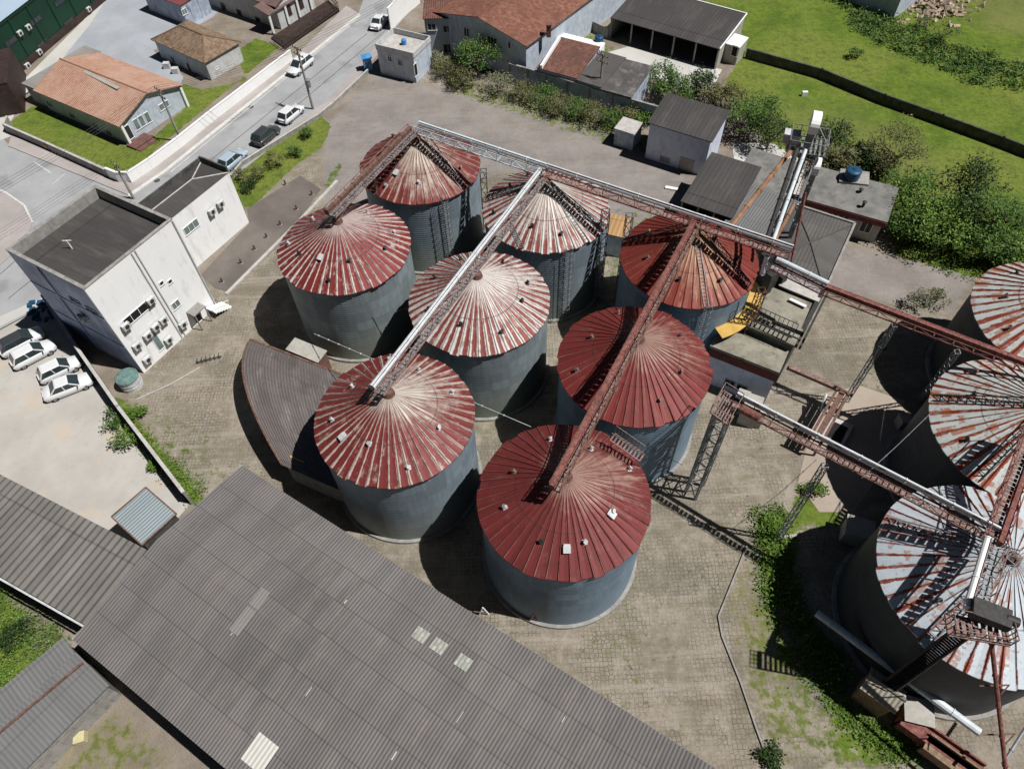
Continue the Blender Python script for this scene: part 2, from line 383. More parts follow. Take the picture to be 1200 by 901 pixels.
for z_, k, f in [
    ([(740, -60), (1400, -120), (1500, 300), (1230, 345), (1130, 322), (1050, 300), (1035, 240), (960, 190), (905, 172), (865, 130), (850, 95), (872, 62), (868, 30), (760, -8)], 1, .7),
    ([(268, 212), (284, 188), (372, 132), (388, 148), (378, 172), (345, 195), (296, 242), (285, 243)], 1, .4),
    ([(8, 146), (40, 122), (150, 172), (182, 180), (140, 204)], .85, .4),
    ([(168, 172), (215, 128), (190, 90), (235, 105), (290, 95), (275, 62), (300, 45), (328, 55), (155, 198)], 1, .4),
    ([(118, 470), (150, 520), (165, 540), (225, 594), (243, 585), (170, 500), (150, 470), (130, 462)], .8, .7),
    ([(880, 600), (900, 590), (960, 600), (945, 640), (935, 700), (985, 760), (1000, 810), (1090, 860), (1090, 910), (960, 910), (960, 850), (925, 760), (890, 680)], .62, 1.8), ([(885, 610), (930, 600), (935, 700), (980, 760), (960, 770), (900, 690)], .9, 1.0), ([(865, 640), (900, 640), (960, 760), (1010, 905), (885, 905), (850, 760)], .5, 2.5),
    ([(935, 555), (985, 560), (990, 620), (920, 620)], .75, 1),
    ([(-60, 660), (75, 745), (80, 800), (20, 835), (-60, 840)], 1, .8),
    ([(640, 15), (665, 15), (745, 72), (730, 80), (700, 65), (660, 35)], .55, 1),
    ([(378, 215), (397, 188), (402, 196), (385, 232)], .6, .5),
    ([(715, 240), (790, 250), (740, 370), (690, 300)], .45, 1.5),
    ([(860, 510), (900, 500), (900, 540), (862, 545)], .4, 1),
    ([(1010, 385), (1060, 400), (1050, 480), (1000, 460)], .4, 1.2),
    ([(640, 740), (700, 730), (900, 905), (840, 905)], .38, 1.5), ([(850, 640), (885, 640), (930, 760), (970, 905), (880, 905), (842, 740)], .42, 2.0), ([(740, 620), (900, 600), (860, 760), (760, 700)], .3, 2.5),
    ([(530, 85), (780, 160), (770, 190), (520, 110)], .5, 1), ([(60, 910), (130, 818), (235, 905)], .5, 1.2), ([(600, 700), (760, 640), (850, 780), (760, 840)], .33, 3), ([(760, 590), (880, 560), (880, 640), (780, 650)], .3, 2), ([(140, 455), (260, 500), (280, 560), (225, 590)], .4, 1.5)]:
    grass = np.maximum(grass, k * zone(z_, f))
for z_, k, f in [
    ([(70, 905), (130, 812), (240, 905)], .55, 1.5), ([(-20, 905), (130, 830), (200, 940), (-20, 940)], .5, .8),
    ([(845, 640), (885, 640), (930, 760), (970, 905), (905, 905), (842, 740)], .5, 2.0),
    ([(1120, -40), (1300, -40), (1300, 60), (1150, 30)], .8, 3), ([(890, 120), (1000, 130), (1200, 260), (1040, 240)], .55, 3),
    ([(420, 85), (780, 175), (770, 200), (420, 110)], .4, 1), ([(880, 330), (940, 330), (1000, 470), (930, 460)], .3, 1.5)]:
    dry = np.maximum(dry, k * zone(z_, f))
grav = np.maximum(grav, zone([(380, 150), (440, 85), (760, 165), (830, 230), (760, 300), (600, 200), (380, 260)], 1.5))
grav = np.maximum(grav, .6 * zone([(980, 285), (1150, 320), (1120, 370), (960, 345)], 1))
pav = pav * (1 - .9 * grav)
pav = pav * (1 - .8 * zone([(940, 470), (1040, 460), (1050, 560), (960, 620), (930, 600)], .8))
b = MB()
verts = np.stack([gx.ravel(), gy.ravel(), np.zeros(gx.size)], -1)
me = bpy.data.meshes.new('ground')
idx = np.arange(nx * ny).reshape(ny, nx)
faces = np.stack([idx[:-1, :-1].ravel(), idx[:-1, 1:].ravel(), idx[1:, 1:].ravel(), idx[1:, :-1].ravel()], -1)
vl = verts.tolist(); n0 = len(vl)
BIG = 900
vl += [(-BIG, -BIG, 0), (BIG, -BIG, 0), (BIG, BIG, 0), (-BIG, BIG, 0)]
fl = faces.tolist()
c0, c1, c2, c3 = int(idx[0, 0]), int(idx[0, -1]), int(idx[-1, -1]), int(idx[-1, 0])
fl += [[n0, n0 + 1] + idx[0, ::-1].tolist(), [n0 + 1, n0 + 2] + idx[::-1, -1].tolist(), [n0 + 2, n0 + 3] + idx[-1, :].tolist(), [n0 + 3, n0] + idx[:, 0].tolist()]
me.from_pydata(vl, [], fl)
ca = me.color_attributes.new('cover', 'FLOAT_COLOR', 'POINT')
cv = np.zeros((len(vl), 4), np.float32)
cv[:n0, 0] = grass.ravel(); cv[:n0, 1] = dry.ravel(); cv[:n0, 2] = pav.ravel(); cv[:n0, 3] = grav.ravel()
cv[n0:] = (.8, .3, 0, 0)
ca.data.foreach_set('color', cv.ravel())
t = NT('ground_soil_grass_pavers'); o = t.coord()
at = t.n('ShaderNodeAttribute', attribute_name='cover'); gR, gG, gB = t.sep(at.outputs['Vector']); gA = at.outputs['Alpha']
n1 = t.noise(o, .25, 8, .65); n2 = t.noise(o, 1.3, 8, .7); n3 = t.noise(o, 9, 5, .7); n4 = t.noise(o, .08, 4, .5)
n5 = t.noise(t.vmul(o, .35, 1.6, 1), .9, 6, .7)
soil = t.mix(t.ramp(n1, .3, .7), (.20, .175, .135), (.33, .295, .24))
soil = t.mix(t.math('MULTIPLY', t.ramp(n3, .45, .8), .5), soil, (.14, .12, .085))
# hexagonal-looking pavers
vo = t.n('ShaderNodeTexVoronoi', feature='DISTANCE_TO_EDGE'); t.l(t.vmul(o, 1, 1, 0), vo.inputs['Vector']); vo.inputs['Scale'].default_value = 3.1; vo.inputs['Randomness'].default_value = .45
vc = t.n('ShaderNodeTexVoronoi', feature='F1'); t.l(t.vmul(o, 1, 1, 0), vc.inputs['Vector']); vc.inputs['Scale'].default_value = 3.1; vc.inputs['Randomness'].default_value = .45
joint = t.math('SUBTRACT', 1, t.ramp(vo.outputs['Distance'], .03, .13))
cellv = t.sep(vc.outputs['Color'])[0]
pcol = t.mix(cellv, (.25, .225, .175), (.35, .32, .255)); pcol = t.mix(t.ramp(n1, .35, .7), pcol, (.36, .33, .265))
pcol = t.mix(t.math('MULTIPLY', t.ramp(n2, .45, .7), .5), pcol, (.19, .17, .11))
pcol = t.mix(t.math('MULTIPLY', joint, t.ramp(t.noise(o, .22, 6, .7), .36, .58)), pcol, (.11, .105, .07))
mossm = t.math('MULTIPLY', t.ramp(t.noise(o, .3, 8, .75), .47, .62), .6)
pcol = t.mix(t.math('MULTIPLY', t.ramp(t.noise(t.vmul(o, 1, .45, 1), .5, 8, .75), .5, .66), .7), pcol, (.42, .385, .31))
pcol = t.mix(t.math('MULTIPLY', t.ramp(t.noise(o, .9, 8, .8), .52, .64), .55), pcol, (.20, .165, .115))
pcol = t.mix(mossm, pcol, (.19, .175, .12))
mp = t.n('ShaderNodeMapping'); t.l(o, mp.inputs[0]); mp.inputs['Rotation'].default_value = (0, 0, math.radians(-58)); mp.inputs['Scale'].default_value = (.10, 1.3, 1)
trk = t.noise(mp.outputs[0], .8, 5, .6)
pcol = t.mix(t.math('MULTIPLY', t.ramp(t.noise(o, .11, 7, .7), .48, .62), .55), pcol, (.15, .145, .115)); pcol = t.mix(t.math('MULTIPLY', t.ramp(t.noise(o, .19, 9, .8), .54, .64), .45), pcol, (.14, .15, .06))
pcol = t.mix(t.math('MULTIPLY', t.ramp(trk, .52, .68), .5), pcol, (.42, .385, .32)); pcol = t.mix(t.math('MULTIPLY', t.math('SUBTRACT', 1, t.ramp(trk, .34, .46)), .4), pcol, (.17, .14, .10))
c = t.mix(gB, soil, pcol)
gcol = t.mix(t.ramp(n1, .3, .7), (.235, .218, .20), (.32, .30, .275)); gcol = t.mix(t.math('MULTIPLY', t.ramp(n5, .5, .75), .5), gcol, (.15, .13, .10))
gcol = t.mix(t.math('MULTIPLY', t.ramp(n3, .5, .75), .35), gcol, (.36, .33, .29))
c = t.mix(t.ramp(t.math('ADD', gA, t.math('MULTIPLY', t.math('SUBTRACT', n2, .5), .8)), .3, .7), c, gcol)
c = t.mix(1.0, c, (.97, .93, .95), 'MULTIPLY')
drc = t.mix(t.ramp(n2, .3, .7), (.20, .17, .07), (.33, .27, .14)); drc = t.mix(t.math('MULTIPLY', t.ramp(n1, .5, .7), .6), drc, (.13, .15, .035))
c = t.mix(t.math('MULTIPLY', t.ramp(t.math('ADD', gG, t.math('MULTIPLY', t.math('SUBTRACT', n2, .5), 1.1)), .35, .75), .9), c, drc)
grc = t.mix(t.ramp(n1, .3, .7), (.085, .14, .014), (.17, .235, .028))
grc = t.mix(t.ramp(n4, .42, .6), grc, (.19, .225, .04)); grc = t.mix(t.math('MULTIPLY', t.ramp(n2, .4, .72), .6), grc, (.035, .062, .014))
grc = t.mix(t.math('MULTIPLY', t.ramp(t.noise(o, .55, 10, .85), .5, .62), .6), grc, (.035, .06, .018))
grc = t.mix(t.math('MULTIPLY', t.ramp(n3, .4, .75), .55), grc, (.14, .20, .05))
grc = t.mix(t.math('MULTIPLY', t.ramp(t.noise(o, 3.2, 8, .8), .5, .64), .6), grc, (.04, .07, .016)); grc = t.mix(t.math('MULTIPLY', t.ramp(t.noise(t.vmul(o, .5, 1.5, 1), .8, 9, .8), .52, .66), .5), grc, (.19, .20, .06))
grc = t.mix(t.math('MULTIPLY', gG, t.ramp(n2, .25, .75)), grc, (.20, .18, .08))
c = t.mix(t.ramp(t.math('ADD', gR, t.math('MULTIPLY', t.math('SUBTRACT', n2, .5), 1.3)), .4, .62), c, grc)
gm = t.out(c, .95, 0, t.math('ADD', n3, t.math('MULTIPLY', n2, 2)), .6, .12, spec=.1)
me.materials.append(gm); me.update()
go = bpy.data.objects.new('ground', me); C.objects.link(go); go['kind'] = 'structure'

def roadmat(name, col, var, line=None):
    t = NT(name); o = t.coord(); a = t.noise(o, .18, 6, .6); b_ = t.noise(o, 1.2, 6, .7); f = t.noise(o, 12, 3)
    c = t.mix(t.ramp(a, .3, .7), mulc(col, 1 - var), mulc(col, 1 + var))
    c = t.mix(t.math('MULTIPLY', t.ramp(b_, .5, .75), .4), c, mulc(col, .72)); c = t.mix(t.math('MULTIPLY', t.ramp(f, .4, .8), .3), c, mulc(col, 1.25))
    if line: c = t.mix(t.math('MULTIPLY', t.ramp(t.noise(t.vmul(o, .5, .5, 1), .5, 3, .5), .55, .68), line[1]), c, line[0])
    return t.out(c, .9, 0, f, .3, .01, spec=.2)
M['asph'] = roadmat('bleached_asphalt', (.33, .335, .34), .12, ((.22, .22, .225), .6))
M['lot'] = roadmat('pale_concrete_lot', (.43, .405, .37), .12, ((.52, .42, .32), .6))
M['drive'] = roadmat('blue_grey_driveway', (.34, .36, .39), .12)
M['slabs'] = roadmat('dark_slabs', (.155, .135, .12), .25)
M['walk'] = roadmat('pinkish_pavement', (.37, .335, .32), .14)
M['walkl'] = roadmat('pale_pavement', (.50, .49, .46), .1)
M['kerb'] = plain('kerb_white', (.62, .61, .58), .8, var=.1, stain=(.35, .34, .32))
M['mark'] = plain('road_paint', (.6, .6, .58), .8, var=.15)
sheet('street', [(440, -40), (530, -40), (462, 34), (387, 118), (268, 213), (170, 300), (50, 360), (-70, 425), (-160, 300), (-60, 140), (0, 158), (12, 172), (150, 228), (192, 199), (420, 16)], .02, M['asph'])
sheet('driveway', [(8, 128), (40, 95), (75, 50), (150, -30), (300, -30), (250, 20), (180, 60), (215, 90), (205, 120), (100, 60), (35, 100)], .016, M['drive'])
sheet('concrete_path', [(-70, 190), (-10, 118), (30, 92), (130, -8), (105, 30), (82, 58), (62, 85), (28, 112), (12, 145), (14, 160)], .024, M['walkl'])
sheet('parking_lot', [(-60, 420), (0, 386), (52, 358), (88, 402), (150, 490), (222, 592), (170, 650), (140, 660), (0, 560), (-100, 520)], .02, M['lot'])
sheet('pavement', [(406, 8), (421, 17), (193, 200), (150, 229), (10, 172), (14, 160), (135, 208), (155, 208), (345, 68)], .13, M['walk'], 0)
sheet('kerb', [(421, 17), (423, 19), (195, 202), (152, 232), (150, 229), (193, 200)], .14, M['kerb'], 0)
sheet('pavement', [(455, 40), (462, 44), (392, 122), (375, 136), (285, 192), (270, 212), (262, 206), (380, 122)], .11, M['walk'], 0)
sheet('traffic_island', [(-40, 205), (8, 228), (28, 242), (38, 262), (30, 285), (-20, 330), (-60, 330)], .13, M['walk'], 0)
sheet('kerb', [(-40, 203), (8, 226), (30, 241), (40, 262), (38, 262), (28, 242), (8, 228), (-40, 205)], .14, M['kerb'], 0)
sheet('side_pavement', [(-60, 402), (0, 372), (50, 350), (54, 357), (0, 384), (-60, 416)], .12, M['walkl'], 0)
sheet('access_lane', [(236, 322), (292, 262), (290, 245), (352, 206), (376, 222), (330, 285), (268, 342), (252, 338)], .03, M['slabs'])
sheet('concrete_yard', [(712, 62), (736, 55), (846, 82), (835, 105), (790, 100), (745, 84)], .02, M['walkl'])
sheet('concrete_yard', [(858, 168), (905, 168), (945, 190), (935, 232), (862, 205)], .02, M['walkl'])
mh = MB(); q = P(294, 126); mh.tube((q.x, q.y, .0), (q.x, q.y, .03), .38, n=20); q = P(184, 212); mh.tube((q.x, q.y, .0), (q.x, q.y, .03), .38, n=20); mh.build('manhole_cover', M['concdark'])['kind'] = 'structure'
sheet('concrete_pad', [(960, 462), (1008, 452), (1060, 470), (1050, 530), (1000, 600), (960, 600), (935, 565)], .02, roadmat('pinkish_worn_concrete', (.36, .30, .245), .15))
def streak(name, a, b2, w, z=.034, m='mark'):
    q0, q1 = P(*a), P(*b2); mb = MB(); d = (q1 - q0).normalized(); n = V((-d.y, d.x, 0)) * w / 2
    mb.face([(*(q0 + n).xy, z), (*(q0 - n).xy, z), (*(q1 - n).xy, z), (*(q1 + n).xy, z)][::-1]); o = mb.build(name, M[m]); o['kind'] = 'structure'
    if o.data.polygons[0].normal.z < 0: o.data.flip_normals()
streak('road_marking', (418, 24), (200, 202), .12)
streak('road_marking', (40, 190), (60, 203), .12); streak('road_marking', (62, 216), (76, 204), .1)
for a_, b_ in (((0, 322), (60, 268)), ((10, 350), (50, 318)), ((430, 40), (210, 218)), ((452, 36), (300, 165))):
    streak('painted_wire_shadow', a_, b_, .09, .03, 'concdark')  # dark strips painted on the road as shadows of the overhead wires

# ------------------------------------------------------------------ vegetation
def leaves(mb, centre, rx, ry, rz, n, size, rnd, dark=0, flat=False):
    cx, cy, cz = centre
    k = max(3, int(n / 45)); cl = []
    for i in range(k):
        th = rnd.uniform(0, 2 * PI); ph = math.acos(rnd.uniform(-.35, 1)); rr = rnd.uniform(.4, 1.16)
        cl.append((cx + rx * rr * math.sin(ph) * math.cos(th), cy + ry * rr * math.sin(ph) * math.sin(th), cz + rz * rr * math.cos(ph), rnd.random()))
    cr_ = .27 * min(rx, ry) + .1
    for i in range(n):
        q = cl[rnd.randrange(k)]
        x = rnd.gauss(0, cr_ * .6); y = rnd.gauss(0, cr_ * .6); z = rnd.gauss(0, cr_ * .42)
        c = V((q[0] + x, q[1] + y, max(.05, q[2] + z)))
        nrm = V((rnd.gauss(0, .7), rnd.gauss(0, .7), 1)).normalized()
        a = nrm.orthogonal().normalized(); a.rotate(Matrix.Rotation(rnd.uniform(0, 6.3), 3, nrm)); b2 = nrm.cross(a)
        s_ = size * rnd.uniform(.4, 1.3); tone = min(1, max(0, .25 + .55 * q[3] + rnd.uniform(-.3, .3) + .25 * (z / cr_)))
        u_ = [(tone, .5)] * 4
        mb.face([c + a * s_, c + b2 * s_ * .45, c - a * s_, c - b2 * s_ * .45], u_)
TREES = []
def tree(name, label, cat, u, v, h, r, mat_='leaf_md', n=900, size=.17, group=None, sparse=False, trunk=True, seedk=0):
    zc = h * .62
    q = P(u, v, zc); rnd = random.Random(int(u * 7 + v * 13) + seedk)
    root = thing(name, label, cat, (q.x, q.y, 0), group)
    tb = MB(); top = V((q.x, q.y, h * .45))
    tb.tube((q.x, q.y, 0), top, .04 * h, .025 * h, 7)
    for i in range(7 if h > 2.5 else 4):
        a = rnd.uniform(0, 6.3); tip = V((q.x + r * .7 * math.cos(a), q.y + r * .7 * math.sin(a), h * rnd.uniform(.6, .9)))
        mid = (top + tip) / 2 + V((0, 0, -.08 * h)); st = V((q.x, q.y, h * rnd.uniform(.12, .42)))
        tb.tube(st, mid, .018 * h, .012 * h, 5); tb.tube(mid, tip, .012 * h, .005 * h, 5)
    tb.build('trunk' if trunk else 'stem', M['trunk'], root)
    lb = MB()
    leaves(lb, (q.x, q.y, h * (.58 if not sparse else .7)), r, r * rnd.uniform(.85, 1.1), h * .4, n, size, rnd)
    lb.build('crown', M[mat_], root)
    return root
# hedge row along the blue wall
HG = 'bushes in the row along the weathered blue wall'
hedge = [(509, 69, 1.7, 1.3, 'leaf_gy', 'leftmost bush of the wall row, greyish, beside the gatehouse'),
 (524, 78, 2.0, 1.5, 'leaf_ol', 'olive bush beside the greyish one near the gatehouse'),
 (541, 90, 2.2, 1.5, 'leaf_ol', 'low olive bush in front of the tall tree by the wall'),
 (583, 97, 2.4, 1.7, 'leaf_gy', 'round pale olive bush just right of the tall tree'),
 (612, 106, 2.0, 1.5, 'leaf_ol', 'olive bush below the red tiled house corner'),
 (637, 113, 2.1, 1.5, 'leaf_md', 'green bush midway along the blue wall'),
 (656, 121, 2.1, 1.5, 'leaf_ol', 'olive green bush against the blue wall below the brown tiled lean-to'),
 (678, 126, 2.0, 1.4, 'leaf_md', 'green bush against the wall below the dark grey roof'),
 (696, 133, 2.1, 1.5, 'leaf_ol', 'olive bush beside the pole at the blue wall'),
 (716, 139, 2.0, 1.5, 'leaf_md', 'green bush second from the small lean-to canopy'),
 (733, 134, 2.0, 1.3, 'leaf_ol', 'dull olive bush just left of the small canopy'),
 (754, 137, 1.6, 1.1, 'leaf_lt', 'bright green bush between blue wall end and white store')]
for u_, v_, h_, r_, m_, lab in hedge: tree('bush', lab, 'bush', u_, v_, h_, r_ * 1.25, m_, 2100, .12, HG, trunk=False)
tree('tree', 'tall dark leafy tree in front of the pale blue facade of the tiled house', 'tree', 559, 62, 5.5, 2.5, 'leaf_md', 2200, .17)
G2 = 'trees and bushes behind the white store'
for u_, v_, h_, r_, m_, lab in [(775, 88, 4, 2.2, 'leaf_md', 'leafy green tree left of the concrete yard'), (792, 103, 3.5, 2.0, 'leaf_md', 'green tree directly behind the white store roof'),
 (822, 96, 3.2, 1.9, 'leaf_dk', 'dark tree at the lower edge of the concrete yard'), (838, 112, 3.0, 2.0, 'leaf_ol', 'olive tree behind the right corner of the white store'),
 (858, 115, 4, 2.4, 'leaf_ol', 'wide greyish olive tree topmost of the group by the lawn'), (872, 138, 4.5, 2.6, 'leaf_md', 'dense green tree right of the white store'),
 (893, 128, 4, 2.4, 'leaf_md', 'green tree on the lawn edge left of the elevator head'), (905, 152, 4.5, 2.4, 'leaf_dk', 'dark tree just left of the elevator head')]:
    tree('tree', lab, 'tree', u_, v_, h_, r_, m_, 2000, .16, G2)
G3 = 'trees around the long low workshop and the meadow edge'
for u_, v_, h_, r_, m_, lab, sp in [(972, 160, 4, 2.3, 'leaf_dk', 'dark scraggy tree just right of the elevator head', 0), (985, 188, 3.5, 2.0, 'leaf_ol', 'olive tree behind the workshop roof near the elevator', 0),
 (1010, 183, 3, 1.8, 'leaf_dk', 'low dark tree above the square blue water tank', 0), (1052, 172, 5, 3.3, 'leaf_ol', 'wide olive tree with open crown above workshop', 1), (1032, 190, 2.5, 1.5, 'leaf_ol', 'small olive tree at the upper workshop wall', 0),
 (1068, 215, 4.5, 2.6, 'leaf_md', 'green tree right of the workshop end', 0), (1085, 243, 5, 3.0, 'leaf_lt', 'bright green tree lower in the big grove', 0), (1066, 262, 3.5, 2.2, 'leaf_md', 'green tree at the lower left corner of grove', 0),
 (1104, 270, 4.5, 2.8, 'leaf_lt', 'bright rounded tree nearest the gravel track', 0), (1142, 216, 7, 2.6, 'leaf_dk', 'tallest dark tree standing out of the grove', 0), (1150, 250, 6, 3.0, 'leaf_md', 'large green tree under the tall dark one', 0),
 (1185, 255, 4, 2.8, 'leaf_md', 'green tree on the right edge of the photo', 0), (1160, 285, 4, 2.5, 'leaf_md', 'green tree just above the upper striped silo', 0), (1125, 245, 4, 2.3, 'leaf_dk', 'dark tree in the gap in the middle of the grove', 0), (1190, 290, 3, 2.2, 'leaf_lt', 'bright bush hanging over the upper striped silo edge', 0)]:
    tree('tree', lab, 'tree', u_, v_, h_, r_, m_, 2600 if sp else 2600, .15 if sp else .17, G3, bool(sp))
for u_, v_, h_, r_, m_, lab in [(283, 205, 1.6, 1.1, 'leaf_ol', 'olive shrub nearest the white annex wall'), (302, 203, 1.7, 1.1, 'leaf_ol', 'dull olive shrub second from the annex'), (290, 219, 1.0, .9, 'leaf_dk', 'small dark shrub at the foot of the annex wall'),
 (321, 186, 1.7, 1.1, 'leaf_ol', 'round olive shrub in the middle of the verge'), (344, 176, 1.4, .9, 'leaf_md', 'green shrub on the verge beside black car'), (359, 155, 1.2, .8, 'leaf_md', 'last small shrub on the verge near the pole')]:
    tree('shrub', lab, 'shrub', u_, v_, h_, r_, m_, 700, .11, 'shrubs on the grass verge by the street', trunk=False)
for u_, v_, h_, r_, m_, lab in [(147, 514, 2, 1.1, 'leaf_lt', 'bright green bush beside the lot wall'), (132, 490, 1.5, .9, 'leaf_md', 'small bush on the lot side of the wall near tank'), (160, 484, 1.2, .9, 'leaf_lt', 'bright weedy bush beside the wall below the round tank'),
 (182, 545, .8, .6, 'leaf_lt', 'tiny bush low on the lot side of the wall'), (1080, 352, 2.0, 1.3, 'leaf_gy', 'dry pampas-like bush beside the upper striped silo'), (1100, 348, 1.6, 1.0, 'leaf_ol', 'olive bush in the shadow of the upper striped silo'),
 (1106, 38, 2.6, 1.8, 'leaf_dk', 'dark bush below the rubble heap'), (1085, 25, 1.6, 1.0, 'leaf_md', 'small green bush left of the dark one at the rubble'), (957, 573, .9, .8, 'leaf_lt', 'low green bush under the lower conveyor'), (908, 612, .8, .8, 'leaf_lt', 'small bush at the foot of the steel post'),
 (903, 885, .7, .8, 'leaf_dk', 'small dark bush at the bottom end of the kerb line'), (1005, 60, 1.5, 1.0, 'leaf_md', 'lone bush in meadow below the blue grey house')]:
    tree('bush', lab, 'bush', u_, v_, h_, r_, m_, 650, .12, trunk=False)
def thicket(name, label, pxs, n, hmax, mat_, size=.22, spread=.45):
    """ground cover nobody could count"""
    pts = [P(u, v) for u, v in pxs]; rnd = random.Random(len(pxs) * 31 + n)
    x0 = min(p.x for p in pts); x1 = max(p.x for p in pts); y0 = min(p.y for p in pts); y1 = max(p.y for p in pts)
    def ins(x, y):
        c = False
        for i in range(len(pts)):
            a, b2 = pts[i], pts[(i + 1) % len(pts)]
            if (a.y > y) != (b2.y > y) and x < (b2.x - a.x) * (y - a.y) / (b2.y - a.y) + a.x: c = not c
        return c
    mb = MB(); k = 0; clumps = []
    if mat_ == 'weed': spread = .22
    while len(clumps) < n // (14 if mat_ == 'weed' else 30):
        x = rnd.uniform(x0, x1); y = rnd.uniform(y0, y1)
        if ins(x, y): clumps.append((x, y, rnd.random(), rnd.uniform(.3, 1)))
    for i in range(n):
        cx, cy, tn, hh = clumps[rnd.randrange(len(clumps))]
        c = V((cx + rnd.gauss(0, spread), cy + rnd.gauss(0, spread), abs(rnd.gauss(0, .5)) * hmax * hh + .04))
        nrm = V((rnd.gauss(0, .8), rnd.gauss(0, .8), 1)).normalized(); a = nrm.orthogonal().normalized(); a.rotate(Matrix.Rotation(rnd.uniform(0, 6.3), 3, nrm)); b2 = nrm.cross(a)
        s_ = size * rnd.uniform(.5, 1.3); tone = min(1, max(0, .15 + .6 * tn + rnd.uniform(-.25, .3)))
        mb.face([c + a * s_, c + b2 * s_ * .4, c - a * s_, c - b2 * s_ * .4], [(tone, .5)] * 4)
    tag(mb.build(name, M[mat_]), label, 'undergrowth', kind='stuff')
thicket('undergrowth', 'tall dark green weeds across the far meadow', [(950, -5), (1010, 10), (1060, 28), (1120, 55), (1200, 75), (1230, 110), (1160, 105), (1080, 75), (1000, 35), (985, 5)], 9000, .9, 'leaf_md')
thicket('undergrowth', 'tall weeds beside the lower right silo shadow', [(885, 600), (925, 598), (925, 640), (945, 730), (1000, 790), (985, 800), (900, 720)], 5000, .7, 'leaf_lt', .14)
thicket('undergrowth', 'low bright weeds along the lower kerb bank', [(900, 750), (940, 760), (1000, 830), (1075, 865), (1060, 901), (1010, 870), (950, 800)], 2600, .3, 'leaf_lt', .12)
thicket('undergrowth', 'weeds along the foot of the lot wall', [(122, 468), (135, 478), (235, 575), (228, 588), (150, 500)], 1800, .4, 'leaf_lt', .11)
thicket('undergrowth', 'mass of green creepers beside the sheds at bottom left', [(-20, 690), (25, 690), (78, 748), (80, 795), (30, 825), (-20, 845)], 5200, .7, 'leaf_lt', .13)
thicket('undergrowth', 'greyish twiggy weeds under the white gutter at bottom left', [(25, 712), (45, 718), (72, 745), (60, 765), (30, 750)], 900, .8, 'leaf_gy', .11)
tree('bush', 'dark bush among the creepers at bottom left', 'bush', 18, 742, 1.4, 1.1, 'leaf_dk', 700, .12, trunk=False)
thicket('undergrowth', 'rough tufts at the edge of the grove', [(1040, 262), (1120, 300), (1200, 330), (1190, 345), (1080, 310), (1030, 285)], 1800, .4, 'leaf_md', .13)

# ------------------------------------------------------------------ buildings
def rectfit(pxs, z):
    q = [P(u, v, z) for u, v in pxs]; c = sum(q, V()) / 4
    ax = ((q[1] - q[0]) + (q[2] - q[3])) / 2; ay = ((q[3] - q[0]) + (q[2] - q[1])) / 2
    e1, e2 = ax.normalized(), ay.normalized(); bb = (e1 + e2).normalized(); dd = (e1 - e2).normalized()
    return c, (bb + dd).normalized(), (bb - dd).normalized(), ax.length / 2, ay.length / 2
def roofface(mb, pts, u_dir, m=0):
    n = (pts[1] - pts[0]).cross(pts[2] - pts[0])
    if n.z < 0: pts = pts[::-1]; n = -n
    n.normalize(); u_ = V(u_dir).normalized(); w = n.cross(u_)
    mb.face(pts, [(p.dot(u_), p.dot(w)) for p in pts], m)
def corrface(mb, a, b2, c, d, period, amp):
    """a-b along the ridge direction, d-c opposite edge; sine waves across"""
    n = (b2 - a).cross(d - a).normalized(); n = n if n.z > 0 else -n
    L = (b2 - a).length; k = int(L / period * 6); Lv = (d - a).length
    pr = None; u0 = a.dot((b2 - a).normalized())
    for i in range(k + 1):
        s_ = i / k; o_ = n * amp * math.sin(2 * PI * (s_ * L + u0) / period - PI / 2)
        p, q = a.lerp(b2, s_) + o_, d.lerp(c, s_) + o_
        if pr: 
            f = [pr[0], p, q, pr[1]]; uv = [(u0 + (i - 1) * L / k, 0), (u0 + i * L / k, 0), (u0 + i * L / k, Lv), (u0 + (i - 1) * L / k, Lv)]
            if (p - pr[0]).cross(q - pr[0]).z < 0: f = f[::-1]; uv = uv[::-1]
            mb.face(f, uv)
        pr = (p, q)
